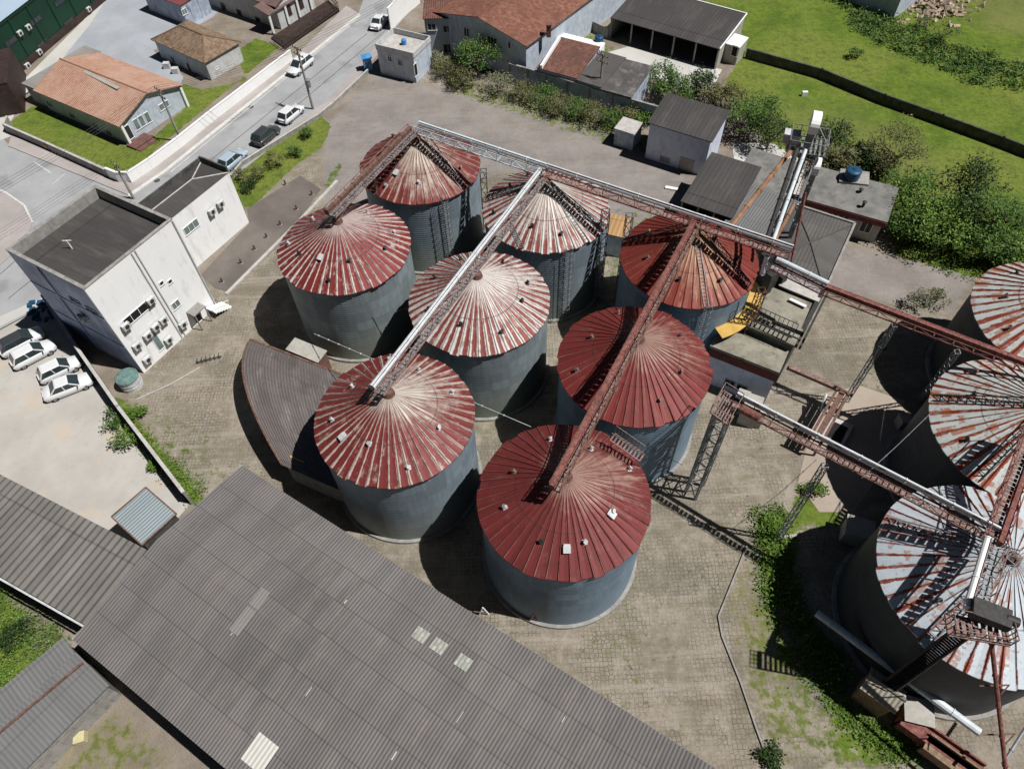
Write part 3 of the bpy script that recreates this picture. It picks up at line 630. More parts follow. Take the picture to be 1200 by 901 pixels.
def house(name, label, cat, pxs, ze, zr, kind, roofm, wallm, over=.4, corr=None, wm2=None, hipf=1, th=.1, open_front=False, group=None, fascia=None):
    """roof corners given at the eaves; ridge runs along corner 0 -> 1"""
    c, e1, e2, a, b2 = rectfit(pxs, ze)
    root = thing(name, label, cat, (c.x, c.y, 0), group)
    Q = [c - e1 * a - e2 * b2, c + e1 * a - e2 * b2, c + e1 * a + e2 * b2, c - e1 * a + e2 * b2]
    up_ = V((0, 0, zr - ze)); R0, R1 = c - e1 * a + up_, c + e1 * a + up_
    mb = MB()
    if kind == 'hip': R0, R1 = R0 + e1 * min(a, b2 * hipf), R1 - e1 * min(a, b2 * hipf)
    if kind == 'mono':      # high edge is 3-2
        T = [Q[0], Q[1], Q[2] + up_, Q[3] + up_]
        if corr: corrface(mb, T[0], T[1], T[2], T[3], *corr)
        else: roofface(mb, T, e1)
        rim = T
    elif kind == 'flat':
        roofface(mb, list(Q), e1); rim = Q
    else:
        if corr: corrface(mb, Q[0], Q[1], R1, R0, *corr); corrface(mb, Q[3], Q[2], R1, R0, *corr)
        else: roofface(mb, [Q[0], Q[1], R1, R0], e1); roofface(mb, [Q[2], Q[3], R0, R1], e1)
        if kind == 'hip':
            roofface(mb, [Q[1], Q[2], R1], e2); roofface(mb, [Q[3], Q[0], R0], e2)
        rim = [Q[0], Q[1], Q[2], Q[3]] if kind == 'hip' else [Q[0], Q[1], R1, Q[2], Q[3], R0]
    dz = V((0, 0, -th - (corr[1] + .02 if corr else 0))); top = V((0, 0, -.004 - (corr[1] if corr else 0)))
    for i in range(len(rim)):
        p, q = rim[i], rim[(i + 1) % len(rim)]
        mb.face([p + dz, q + dz, q + top, p + top])
    # underside
    if kind in ('mono', 'flat'): mb.face([p + dz for p in rim][::-1])
    elif kind == 'gable': mb.face([R0 + dz, R1 + dz, Q[1] + dz, Q[0] + dz]); mb.face([R1 + dz, R0 + dz, Q[3] + dz, Q[2] + dz])
    else: mb.face([Q[i] + dz for i in (3, 2, 1, 0)])
    rf = mb.build('roof', roofm, root)
    if kind in ('hip', 'gable') and not corr:
        rb = MB(); rb.tube(R0 + V((0, 0, .02)), R1 + V((0, 0, .02)), .11, n=6)
        if kind == 'hip':
            for x_, y_ in ((Q[0], R0), (Q[3], R0), (Q[1], R1), (Q[2], R1)): rb.tube(x_ + V((0, 0, .02)), y_ + V((0, 0, .02)), .09, n=6)
        rb.build('ridge_cap', roofm, rf)
    aw, bw = a - over, b2 - over
    W = [c - e1 * aw - e2 * bw, c + e1 * aw - e2 * bw, c + e1 * aw + e2 * bw, c - e1 * aw + e2 * bw]
    sl = (zr - ze) / b2 if kind in ('gable', 'hip') else 0
    zt = ze - th - .01 + (sl * over if kind == 'gable' else 0) - (corr[1] * 2 if corr else 0)
    wb = MB()
    if kind == 'mono':
        s2 = (zr - ze) / (2 * b2); zl, zh = ze + s2 * over - th - .02 - (corr[1] * 2 if corr else 0), zr - s2 * over - th - .02 - (corr[1] * 2 if corr else 0); zz = [zl, zl, zh, zh]
    else: zz = [zt] * 4
    for i in range(4):
        if open_front and i == 0: continue
        p, q = W[i], W[(i + 1) % 4]
        f = [V((p.x, p.y, 0)), V((q.x, q.y, 0)), V((q.x, q.y, zz[(i + 1) % 4])), V((p.x, p.y, zz[i]))]
        if kind == 'gable' and i in (1, 3): m_ = (p + q) / 2; f.insert(3, V((m_.x, m_.y, zt + sl * bw)))
        if (f[1] - f[0]).cross(f[2] - f[1]).dot((p + q) / 2 - c) < 0: f = f[::-1]
        wb.face(f, [((k - f[0]).length if 0 else (k.x + k.y), k.z) for k in f])
    wb.build('wall', wallm, root)
    return root, dict(c=c, e1=e1, e2=e2, W=W, Q=Q, R=(R0, R1), zt=zt, zz=zz, a=a, b=b2)
def outn(A, B, c):
    e = (V((B.x, B.y, 0)) - V((A.x, A.y, 0))).normalized(); n = V((e.y, -e.x, 0))
    if n.dot(V((A.x, A.y, 0)) - V((c.x, c.y, 0))) < 0: n = -n
    return e, n
def window(root, A, B, c, s_, z, w, h, frame='white', pane='glass', name='window', bars=1):
    e, n = outn(A, B, c); o_ = V((A.x, A.y, z)) + e * s_
    fb = MB(); t_ = .06
    Z = V((0, 0, 1))
    fb.box(o_ + Z * (h / 2 - t_ / 2) + n * .03, e * w / 2, n * .035, Z * t_ / 2); fb.box(o_ - Z * (h / 2 - t_ / 2) + n * .035, e * (w / 2 + .05), n * .05, Z * t_ / 2)
    for k in (-1, 1): fb.box(o_ + e * k * (w / 2 - t_ / 2) + n * .03, e * t_ / 2, n * .034, Z * (h / 2 - t_ * 1.01))
    for k in range(bars): fb.box(o_ + e * ((k + 1) / (bars + 1) - .5) * w + n * .025, e * .025, n * .022, Z * (h / 2 - t_ * 1.01))
    f = fb.build(name, M[frame], root)
    pb = MB(); pb.box(o_ + n * .012, e * (w / 2 - .04), n * .01, Z * (h / 2 - .04)); pb.build('pane' if name == 'window' else 'panel', M[pane], f)
def winpx(root, A, B, c, u, v, w, h, **k):
    s_, z = onwall(A, B, u, v); window(root, A, B, c, s_, z, w, h, **k)
def ac(root, A, B, c, u=None, v=None, s_=None, z=None, nm='air_conditioner'):
    if u is not None: s_, z = onwall(A, B, u, v)
    e, n = outn(A, B, c); o_ = V((A.x, A.y, z)) + e * s_; Z = V((0, 0, 1)); mb = MB()
    mb.box(o_ + n * .3, e * .4, n * .17, Z * .3)
    for k in (-1, 1): mb.bar(o_ + e * k * .3 + n * .01 - Z * .34, o_ + e * k * .3 + n * .48 - Z * .34, .05); mb.bar(o_ + e * k * .3 + n * .01 - Z * .7, o_ + e * k * .3 + n * .44 - Z * .36, .04)
    a_ = mb.build(nm, M['offwhite'], root)
    g = MB(); g.tube(o_ + n * .471, o_ + n * .5, .22, n=14); g.build('fan_grille', M['dark'], a_)

# --- office building
OS, OE = P(169, 437.5), P(252, 361)
oe = (OE - OS).normalized(); on_ = V((oe.y, -oe.x, 0)); OLEN = 10.1
OZ = 11.7
cor = [OS, OS + oe * OLEN, OS + oe * OLEN - on_ * 10.2, OS - on_ * 10.2]
oc = sum(cor, V()) / 4
off = thing('office_building', 'three storey white office block with dark flat roof and blue end wall', 'building', (oc.x, oc.y, 0))
wb = MB(); wt = .25
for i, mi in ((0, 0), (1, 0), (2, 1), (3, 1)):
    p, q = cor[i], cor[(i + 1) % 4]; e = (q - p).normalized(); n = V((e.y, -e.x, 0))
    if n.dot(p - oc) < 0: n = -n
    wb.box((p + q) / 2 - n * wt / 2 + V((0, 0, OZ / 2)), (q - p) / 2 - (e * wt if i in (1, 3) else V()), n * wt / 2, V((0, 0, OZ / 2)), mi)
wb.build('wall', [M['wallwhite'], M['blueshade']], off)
rb = MB(); ci = [p - (p - oc).normalized() * wt * 1.42 for p in cor]
rb.face([V((p.x, p.y, OZ - 1.1)) for p in ci], [((p - OS).dot(oe), (p - OS).dot(on_)) for p in ci])
rf = rb.build('roof', M['fc_char'], off); 
if rf.data.polygons[0].normal.z < 0: rf.data.flip_normals()
cp = MB()
for i in range(4):
    p, q = cor[i], cor[(i + 1) % 4]; e = (q - p).normalized(); n = V((e.y, -e.x, 0)); n = n if n.dot(p - oc) > 0 else -n
    cp.box((p + q) / 2 - n * wt / 2 + V((0, 0, OZ + .04)), (q - p) / 2 - (e * (wt + .05) if i in (1, 3) else -e * .04), n * (wt / 2 + .04), V((0, 0, .04)), 0)
cp.build('parapet_cap', M['conc'], off)
lp = MB()
for i in range(4):
    p, q = cor[i], cor[(i + 1) % 4]; e = (q - p).normalized(); n = V((e.y, -e.x, 0)); n = n if n.dot(p - oc) > 0 else -n
    lp.box((p + q) / 2 - n * (wt + .03) + ez * (OZ - .54), (q - p) / 2 - e * (wt + .06), n * .02, ez * .53)
lp.build('parapet_lining', M['concdark'] if 0 else M['conc'], off)
A, B = cor[0], cor[1]; ez = V((0, 0, 1))
def offp(s_, z, n=0): return V((A.x, A.y, z)) + oe * s_ + on_ * n
db = MB()
for u_, v_, in ((157, 300),): pass
for s_ in (5.1, 5.5): db.bar(offp(s_, .2, .07), offp(s_, OZ - .05, .07), .09)
db.bar(offp(OLEN - .1, .2, .08), offp(OLEN - .1, OZ - .05, .08), .12); db.build('drainpipe', M['offwhite'], off)
winpx(off, A, B, oc, 163, 365, 3.6, 1.0, frame='white', pane='black', bars=3)
winpx(off, A, B, oc, 206, 357, .95, .9, frame='white', pane='glassgreen'); winpx(off, A, B, oc, 189, 332, .5, .5, bars=0); winpx(off, A, B, oc, 199, 330, .5, .5, bars=0, frame='white')
st_ = MB()
window(off, A, B, oc, *onwall(A, B, 184, 400), .7, 2.4, frame='white', pane='glassgreen', bars=0)
for u_, v_ in ((145, 381), (174, 351), (158, 404), (170, 420), (170.5, 392), (180, 382), (189, 374), (195, 397), (212, 379)): ac(off, A, B, oc, u_, v_)
pc = MB(); q0 = offp(7.6, 2.2, .02); pc.box(q0 + on_ * .55, oe * .8, on_ * .55, ez * .06); pc.bar(q0 + on_ * 1.05 - oe * .7 - ez * .05, V((*(q0 + on_ * 1.05 - oe * .7).xy, 0)), .1); pc.bar(q0 + on_ * 1.05 + oe * .7 - ez * .05, V((*(q0 + on_ * 1.05 + oe * .7).xy, 0)), .1)
pc.build('porch', M['conc'], off)
window(off, A, B, oc, 7.6, 1.05, .9, 2.0, name='door', frame='white', pane='dark', bars=0)
stb = MB()
for k in range(6): stb.box(offp(9.0 + .32 * k, .09 + .16 * (5 - k) , .8), oe * .16, on_ * .7, ez * (.08 + .08 * (5 - k)) if 0 else ez * .08)
for k in range(6):
    stb.bar(offp(9.0 + .32 * k, .2 + .16 * (5 - k), 1.45), offp(9.0 + .32 * k, 1.0 + .16 * (5 - k), 1.45), .04)
stb.bar(offp(8.9, 1.95, 1.45), offp(10.8, 1.0, 1.45), .05); stb.build('entrance_stairs', M['white'], off)
# blue wall: ledges, small lamp, windows
A2, B2 = cor[3], cor[0]
for u_, v_ in ((88, 352), (107, 363)): winpx(off, A2, B2, oc, u_, v_, 1.4, .5, frame='bluegrey', pane='glass', bars=1)
ac(off, A2, B2, oc, 99, 370)
lb = MB(); ee, nn = outn(A2, B2, oc)
for zz in (3.9, 7.8): lb.box((A2 + B2) / 2 + nn * .03 + ez * zz, ee * 5.0, nn * .03, ez * .08)
lb.bar(V((A2.x, A2.y, .3)) + ee * 4 + nn * .06, V((A2.x, A2.y, OZ - .2)) + ee * 4 + nn * .06, .1); lb.build('ledge', M['blueshade'], off)
an = MB(); vp = offp(3.5, 0, -6.5); an.tube(V((vp.x, vp.y, OZ - 1.1)), V((vp.x, vp.y, OZ - .1)), .06, n=8); an.bar(V((vp.x - .4, vp.y, OZ - .12)), V((vp.x + .4, vp.y, OZ - .12)), .06); an.build('vent_pipe', M['white'], off)

# --- annex of the office
AZ = 7.2
T0, T1 = P(267, 200, AZ), P(237, 188, AZ); T0.z = T1.z = 0
Fe = -oe; inn = -on_; bk = abs((T1 - T0).dot(on_)) + .3
an0 = T0; an1 = T0 + Fe * ((T0 - OE).dot(oe) + .0)
an1 = an0 + Fe * max(3.0, (an0 - cor[1]).dot(oe) + (0 if 1 else 0))
ac_c = (an0 + an1) / 2 + inn * bk / 2
print('annex', bk, (an1 - an0).length, (an0 - cor[1]).dot(on_))
anx = thing('office_annex', 'lower white annex with hipped grey roof behind the office block', 'building', (ac_c.x, ac_c.y, 0))
c4 = [an0, an1, an1 + inn * bk, an0 + inn * bk]
wb = MB()
for i in range(4):
    p, q = c4[i], c4[(i + 1) % 4]; e = (q - p).normalized(); n = V((e.y, -e.x, 0)); n = n if n.dot(p - ac_c) > 0 else -n
    wb.box((p + q) / 2 - n * .1 + ez * (AZ - .3) / 2, (q - p) / 2 - (e * .2 if i in (1, 3) else V()), n * .1, ez * (AZ - .3) / 2)
wb.build('wall', M['wallwhite'], anx)
pw_ = MB(); pw_.bar(c4[0] + ez * (AZ + .1), c4[3] + ez * (AZ + .1), .18, .7); pw_.bar(c4[3] + ez * (AZ + .02), c4[2] + ez * (AZ + .02), .18, .5); pw_.build('parapet', M['concdark'], anx)
ci = [p - (ac_c - p).normalized() * .06 for p in c4]; zb = AZ - .28; zt_ = AZ + .25
rb = MB(); r0 = ((ci[0] + ci[3]) / 2).lerp(ac_c, .55); r1 = (ci[1] + ci[2]) / 2
L3 = [V((p.x, p.y, zb)) for p in ci]; r0 = V((r0.x, r0.y, zt_)); r1 = V((r1.x, r1.y, zt_))
roofface(rb, [L3[0], L3[1], r1, r0], Fe); roofface(rb, [L3[2], L3[3], r0, r1], Fe); roofface(rb, [L3[3], L3[0], r0], inn)
arf = rb.build('roof', M['fc_grey'] if 0 else M['fc_char'], anx)
rb = MB()
for a_, b_ in ((r0, r1), (L3[0], r0), (L3[3], r0)): rb.tube(a_ + ez * .02, b_ + ez * .02, .07, n=6)
rb.build('ridge_cap', M['conclight'], arf)
A3, B3 = c4[0], c4[1]
winpx(anx, A3, B3, ac_c, 224, 266, 2.0, 1.0, pane='glassgreen', bars=2)
for u_, v_ in ((246, 247), (256, 238)): ac(anx, A3, B3, ac_c, u_, v_)
# --- low wing joining both
# --- round tank by the office
def tank(name, label, u, v, r, h, wallm, topm, z=0, domeh=.25, cat='water tank'):
    q = P(u, v, z + h); root = thing(name, label, cat, (q.x, q.y, z)); mb = MB()
    mb.tube((q.x, q.y, z), (q.x, q.y, z + h), r, r * 1.02, 24, caps=False)
    for zz in (.3, .6, .9): mb.tube((q.x, q.y, z + h * zz), (q.x, q.y, z + h * zz + .05), r * 1.04, r * 1.04, 24)
    mb.build('body', M[wallm], root); mb = MB(); mb.dome((q.x, q.y, z + h), r * 1.06, domeh, 24, 4); mb.tube((q.x, q.y, z + h - .06), (q.x, q.y, z + h), r * 1.07, r * 1.07, 24, caps=False)
    mb.tube((q.x, q.y, z + h + domeh - .02), (q.x, q.y, z + h + domeh + .06), r * .25, n=12); mb.build('lid', M[topm], root); return root
tank('water_tank', 'round grey water tank with teal lid at the corner of the office', 148, 441, 1.02, 1.35, 'offwhite', 'teal')

# --- green warehouse top-left
gA, gB_ = P(18, 91), P(126, -1); ge = (gB_ - gA).normalized(); gn = V((-ge.y, ge.x, 0)); gn = gn if gn.x < 0 else -gn
GH = 6.6
g0 = gA; g1 = gA + ge * 32; gc = (g0 + g1) / 2 + gn * 8
gw = thing('green_warehouse', 'long dark green warehouse with pale blue roof in the top left corner', 'warehouse', (gc.x, gc.y, 0))
mb = MB(); mb.prism([(p.x, p.y) for p in (g0, g1, g1 + gn * 16, g0 + gn * 16)], 0, GH)
mb.build('wall', M['green'], gw)
mb = MB()
for k in range(9): q = g0 + ge * (k * 4) - gn * .06; mb.box(q + ez * GH / 2, ge * .12, gn * .06, ez * (GH / 2))
mb.box(g0 + ge * 16 - gn * .05 + ez * (GH - .15), ge * 16.1, gn * .08, ez * .2); mb.build('pilaster', M['green'], gw)
mb = MB(); c5 = [g0, g1, g1 + gn * 16, g0 + gn * 16]; c5 = [V((p.x, p.y, GH + .12)) - gn * .25 for p in c5]; mid0 = (c5[0] + c5[3]) / 2 + ez * 1.2; mid1 = (c5[1] + c5[2]) / 2 + ez * 1.2
roofface(mb, [c5[0], c5[1], mid1, mid0], ge); roofface(mb, [c5[2], c5[3], mid0, mid1], ge); mb.face([c5[0], mid0, c5[3]]); mb.build('roof', M['mt_pale'], gw)
mb = MB(); mb.box(g0 + ge * 16 - gn * .08 + ez * .5, ge * 16, gn * .06, ez * .5); mb.build('plinth', M['brownblk'], gw)
for u_, v_ in ((13, 49), (42, 24), (70, 2), (81, 26), (50, 52)): winpx(gw, g0, g1, gc, u_, v_, 2.3, .7, frame='dark', pane='glass', bars=2)
for u_, v_ in ((21, 39), (31, 32), (44, 61), (30, 77), (102, 11)): ac(gw, g0, g1, gc, u_, v_)
rt, inf = house('brown_lean_to', 'dark brown lean-to at the end of the green warehouse', 'building', [(-30, 60), (4, 62), (18, 96), (-20, 108)], 4.0, 4.4, 'mono', M['brownblk'], M['brownblk'], .05)

# --- house 1 with orange tiles
h1, i1 = house('bungalow', 'bungalow with bright orange tiled gable roof on the street corner', 'house', [(43, 105), (137, 151), (213, 100), (115, 60)], 3.0, 4.7, 'gable', M['tile_or'], M['bluewall'], .45)
W = i1['W']
for u_, v_ in ((160, 145), (166, 141), (173, 137)): winpx(h1, W[1], W[2], i1['c'], u_, v_ + 1, .75, 1.5, frame='white', pane='glassgreen', bars=0)
winpx(h1, W[1], W[2], i1['c'], 192, 124, 1.6, .9, frame='white', pane='glassgreen', bars=1)
winpx(h1, W[1], W[2], i1['c'], 151, 155, .8, 1.9, frame='white', pane='dark', name='door', bars=0)
for u_, v_ in ((58, 122), (85, 136), (112, 148), (128, 156)): winpx(h1, W[0], W[1], i1['c'], u_, v_, 1.1, .8, frame='white', pane='glass')
mb = MB()
for i in (1, 2):
    mb.box(V((W[i].x, W[i].y, 1.4)) + i1['e1'] * .12, i1['e2'] * .16, i1['e1'] * .2, ez * 1.4)
mb.build('corner_pillar', M['white'], h1)
mb = MB(); ttt = [P(100, 82, 4.65), P(140, 102, 4.65)]; mb.box((ttt[0] + ttt[1]) / 2 - i1['e2'] * .25 - ez * .08, (ttt[1] - ttt[0]) / 2, i1['e2'] * .22 + ez * 0.05, ez * .04); mb.build('roof_patch', M['plaster'], h1)
mb = MB(); q = W[1] + i1['e1'] * .9 + i1['e2'] * 1.0; mb.box(V((q.x, q.y, .15)), i1['e1'] * .9, i1['e2'] * 1.5, ez * .15); q = q + i1['e1'] * 1.2; mb.box(V((q.x, q.y, .07)), i1['e1'] * .4, i1['e2'] * 1.4, ez * .07); mb.build('porch_step', M['terrace'], h1)
ax1, j1 = house('bungalow_annex', 'flat grey roofed rear annex joined to the orange tiled bungalow', 'building', [(27, 98), (45, 107), (117, 62), (99, 54)], 2.7, 2.9, 'mono', M['fc_light'], M['bluewall'], .2)
# --- house 2
h2, i2 = house('cottage', 'small white cottage with weathered brown hipped tile roof', 'house', [(178, 48), (238, 73), (283, 51), (219, 22)], 2.8, 4.3, 'hip', M['tile_br'], M['bluewall'], .3)
W = i2['W']
winpx(h2, W[1], W[2], i2['c'], 272, 78, 1.0, .8, frame='offwhite', pane='dark'); winpx(h2, W[1], W[2], i2['c'], 254, 80, .5, .4, frame='white', pane='white', bars=0)
winpx(h2, W[0], W[1], i2['c'], 203, 70, .8, .8, pane='dark'); winpx(h2, W[0], W[1], i2['c'], 222, 80, .8, 1.7, pane='dark', name='door', bars=0)
mb = MB(); mb.box((W[1] + W[2]) / 2 * 1 + i2['e1'] * .012 + ez * (1.2 - i2['c'].z * 0), i2['e1'] * .03, i2['e2'] * (i2['b'] - .35), ez * 1.2)
for v_ in mb.v[:]: pass
mb2 = MB(); m_ = (W[1] + W[2]) / 2; mb2.box(V((m_.x, m_.y, 1.2)) + i2['e1'] * .02, i2['e1'] * .015, i2['e2'] * (i2['b'] - .35), ez * 1.18); mb2.build('front_render', M['offwhite'], h2)
mb = MB(); q = i2['R'][0] + i2['e2'] * .0; 
for u_, v_ in ((205, 82), (195, 76)): q = P(u_, v_, .5); mb.box(q - ez * .1, (.45, 0, 0), (0, .35, 0), (0, 0, .4))
tag(mb.build('scrap_pile', M['offwhite']), 'pale discarded boxes beside the brown cottage', 'scrap')
# --- shed red roof
h3, i3 = house('outbuilding', 'small grey outbuilding with maroon roof behind the cottage', 'building', [(170, -12), (209, 9), (236, -8), (198, -30)], 3.2, 3.6, 'mono', M['tile_pp'], M['bluegrey'], .15)
winpx(h3, i3['W'][1], i3['W'][2], i3['c'], 216, 14, .9, .9, pane='glassgreen')
# --- house 4 with porch
h4, i4 = house('veranda_house', 'white house with brown tiled roof and columned veranda beside the street', 'house', [(232, -30), (316, 15), (352, -14), (268, -58)], 3.6, 5.0, 'gable', M['tile_mv'], M['offwhite'], .35)
W = i4['W']
for u_, v_ in ((262, 9), (281, 17), (303, 26)): winpx(h4, W[0], W[1], i4['c'], u_, v_, .9, 1.4, frame='maroon', pane='glass', bars=1)
for u_, v_ in ((338, 12), (352, 4)): winpx(h4, W[1], W[2], i4['c'], u_, v_, 1.0, 1.7, frame='maroon', pane='dark', bars=1)
mb = MB(); pq = [P(318, 46), P(385, 2), P(398, 14), P(334, 58)]; mb.prism([(p.x, p.y) for p in pq], 0, .25); mb.build('terrace', M['brownblk'], h4)
mb = MB()
vcol = [P(u_, v_, .25) for u_, v_ in ((321, 39), (339, 28), (352, 20), (366, 11))]
for q in vcol: mb = MB(); mb.box(q + ez * 1.3, (.13, .09, 0), (-.09, .13, 0), (0, 0, 1.3)); mb.build('column', M['white'], h4)
mb = MB(); mb.bar(vcol[0] + ez * 2.72, vcol[-1] + ez * 2.72, .25, .24); mb.build('lintel', M['white'], h4)
mb = MB(); vd_ = (vcol[-1] - vcol[0]).normalized(); vi = V((-vd_.y, vd_.x, 0)); roofface(mb, [vcol[0] + ez * 2.86 - vi * .3 - vd_ * .3, vcol[-1] + ez * 2.86 - vi * .3, vcol[-1] + ez * 3.5 + vi * 2.4, vcol[0] + ez * 3.5 + vi * 2.4 - vd_ * .3], vd_); mb.build('veranda_roof', M['tile_mv'], h4)
mb = MB(); fr = [P(322, 50), P(334, 60), P(398, 15), P(386, 0)]
for a_, b_ in zip(fr, fr[1:]):
    L = (b_ - a_).length; k = max(2, int(L / .5))
    for i in range(k + 1): q = a_.lerp(b_, i / k); mb.bar(q + ez * .26, q + ez * 1.5, .05)
    mb.bar(a_ + ez * 1.5, b_ + ez * 1.5, .07); mb.bar(a_ + ez * .45, b_ + ez * .45, .06)
tag(mb.build('iron_railing', M['dark']), 'dark iron railing around the brown veranda terrace', 'railing')

# --- big tiled house (top middle)
h5, i5 = house('tiled_house', 'large pale blue two storey house with red tiled gable roof', 'house', [(620, -82), (547, 20), (631, 64), (703, -30)], 5.4, 7.0, 'gable', M['tile_rd'], M['bluewall'], .35)
W = i5['W']
winpx(h5, W[1], W[2], i5['c'], 577, 48, 1.7, 1.1, frame='white', pane='dark', bars=2); winpx(h5, W[1], W[2], i5['c'], 597, 53, .5, 1.0, pane='dark', bars=0); winpx(h5, W[1], W[2], i5['c'], 547, 38, 1.0, 1.3, pane='dark')
winpx(h5, W[1], W[2], i5['c'], 560, 70, 1.2, 1.2, pane='dark')
mb = MB(); q = P(643, 36, 6.0); mb.box(q, (.3, 0, 0), (0, .3, 0), (0, 0, .8)); mb.box(q + ez * .85, (.4, 0, 0), (0, .4, 0), (0, 0, .06)); mb.build('chimney', M['terrace'], h5)
h5b, i5b = house('side_wing', 'two storey pale blue wing with narrow red roof beside the gatehouse', 'building', [(493, 26), (548, 17), (562, -4), (500, 2)], 5.2, 5.7, 'mono', M['tile_dk'], M['bluewall'], .2)
W = i5b['W']
for u_, v_ in ((506, 32), (524, 34)): winpx(h5b, W[0], W[1], i5b['c'], u_, v_, 1.2, 1.0, pane='dark')
winpx(h5b, W[0], W[1], i5b['c'], 525, 57, 1.4, 1.4, pane='dark')
# lean-to row behind the blue wall
h6, i6 = house('lean_to_house', 'lean-to with dark brown tiles against the weathered blue wall', 'building', [(633, 80), (676, 93), (702, 62), (654, 47)], 3.2, 3.9, 'mono', M['tile_dk'], M['bluegrey'], .12)
h7, i7 = house('lean_to_shed', 'dark grey sheet roofed lean-to between brown tiles and stained roof', 'building', [(677, 93.5), (706, 104), (731, 72), (703, 62.5)], 3.1, 3.6, 'mono', M['fc_dark'], M['bluegrey'], .12)
h8, i8 = house('lean_to_store', 'lean-to with grey roof splashed with white stains at the wall end', 'building', [(707, 103), (749, 119), (753, 82), (728, 70)], 2.9, 3.4, 'mono', M['stained_dark'], M['bluegrey'], .12)
mb = MB(); mb.bar(P(634, 79, 3.75), P(656, 44, 4.2), .3, .5); tag(mb.build('parapet_wall', M['white']), 'sloping white parapet between the red roof and the brown lean-to', 'wall')
h9, i9 = house('white_flat_roof', 'small white flat roofed extension beside the blue water tank', 'building', [(653, 45), (702, 60), (708, 53), (657, 37)], 3.0, 3.1, 'mono', M['white'], M['white'], .05)
tank('water_tank', 'blue plastic water tank beside the white flat extension', 702, 44, .6, 1.1, 'blue', 'blue', 2.4)
# blue wall with pilasters
def wallrun(name, label, pxs, h, th, mat_, cap=None, pil=0, cat='wall', capm=None, zs=0):
    pts = [P(u, v, zs) for u, v in pxs]; mb = MB(); cb = MB(); pb = MB(); c_ = sum(pts, V()) / len(pts)
    for i, (a_, b_) in enumerate(zip(pts, pts[1:])):
        e = (b_ - a_).normalized(); n = V((-e.y, e.x, 0)); ex = e * (th / 2 - .01) if i < len(pts) - 2 else V()
        mb.box((a_ + b_) / 2 + ez * h / 2 + ex, (b_ - a_) / 2 + ex, n * th / 2, ez * h / 2)
        if cap: cb.box((a_ + b_) / 2 + ez * (h + .04), (b_ - a_) / 2 + e * .03, n * (th / 2 + .04), ez * .04)
        if pil:
            k = max(1, round((b_ - a_).length / pil))
            for j in range(k + 1): q = a_.lerp(b_, j / k); pb.box(q + ez * (h / 2 + .05), e * .11, n * (th / 2 + .07), ez * (h / 2 + .05))
    if cap or pil:
        root = thing(name, label, cat, (c_.x, c_.y, 0)); mb.build('panel', mat_, root)
        if cap: cb.build('coping', capm or mat_, root)
        if pil: pb.build('pillar', capm or mat_, root)
        return root
    return tag(mb.build(name, mat_), label, cat)
wallrun('boundary_wall', 'weathered blue grey wall with pillars behind the hedge row', [(598, 96), (640, 108), (690, 124), (772, 148)], 2.6, .2, M['bluegrey'], True, 3.0, capm=M['conc'])
wallrun('street_wall', 'long bright white garden wall along the street pavement', [(343, 71), (250, 143), (212, 174), (180, 198), (156, 214), (142, 214), (130, 209)], 1.5, .2, M['white'], True, 0, capm=M['white'])
wallrun('garden_wall', 'low mouldy grey garden wall at the street corner with a yellow plate', [(130, 209), (60, 177), (10, 155), (14, 146)], 1.2, .2, M['conc'], True, 0, capm=M['conclight'])
mb = MB(); A4, B4 = P(130, 209), P(10, 155); s_, z_ = onwall(A4, B4, 58, 177); e, n = outn(A4, B4, P(60, 120)); q = V((A4.x, A4.y, .7)) + e * s_ + n * .13; mb.box(q, e * .25, n * .015, ez * .2); tag(mb.build('yellow_plate', M['yellow']), 'small yellow plate fixed to the grey garden wall', 'sign')
wallrun('lot_wall', 'long stained concrete wall between parking lot and silo yard', [(62, 362), (88, 402), (150, 491), (226, 590)], 2.1, .22, M['conc'], True, 0, capm=M['conclight'])
wallrun('meadow_wall', 'long mouldy wall crossing the green meadow, its shadow side painted dark', [(874, 68), (960, 92), (1033, 122), (1100, 146), (1170, 172), (1260, 207)], 1.3, .18, M['concdark'], True, 3.0, capm=M['concdark'])  # dark concrete colour also carries the shade on the wall face
wallrun('yard_wall', 'grey wall between the red tiled house and the blue house', [(640, -12), (662, 22), (712, 45)], 1.4, .15, M['conc'], True, 0, capm=M['conc'])
wallrun('low_wall', 'low grey kerb wall of the yard along the street', [(432, 86), (392, 124), (375, 138), (285, 194), (272, 210)], .55, .15, M['conc'], True, 0, capm=M['conclight'])
# blue-grey house top
h10, i10 = house('blue_house', 'two storey blue grey house at the top edge beside the black shed', 'house', [(655, -50), (712, -22), (740, -60), (690, -88)], 5.4, 6.2, 'gable', M['fc_dark'], M['bluewall'], .2)
W = i10['W']
for u_, v_ in ((665, 5), (682, 12), (700, 20)): winpx(h10, W[0], W[1], i10['c'], u_, v_ - 2, .9, 1.0, pane='glass')
winpx(h10, W[1], W[2], i10['c'], 722, 12, .8, .9, pane='glass')
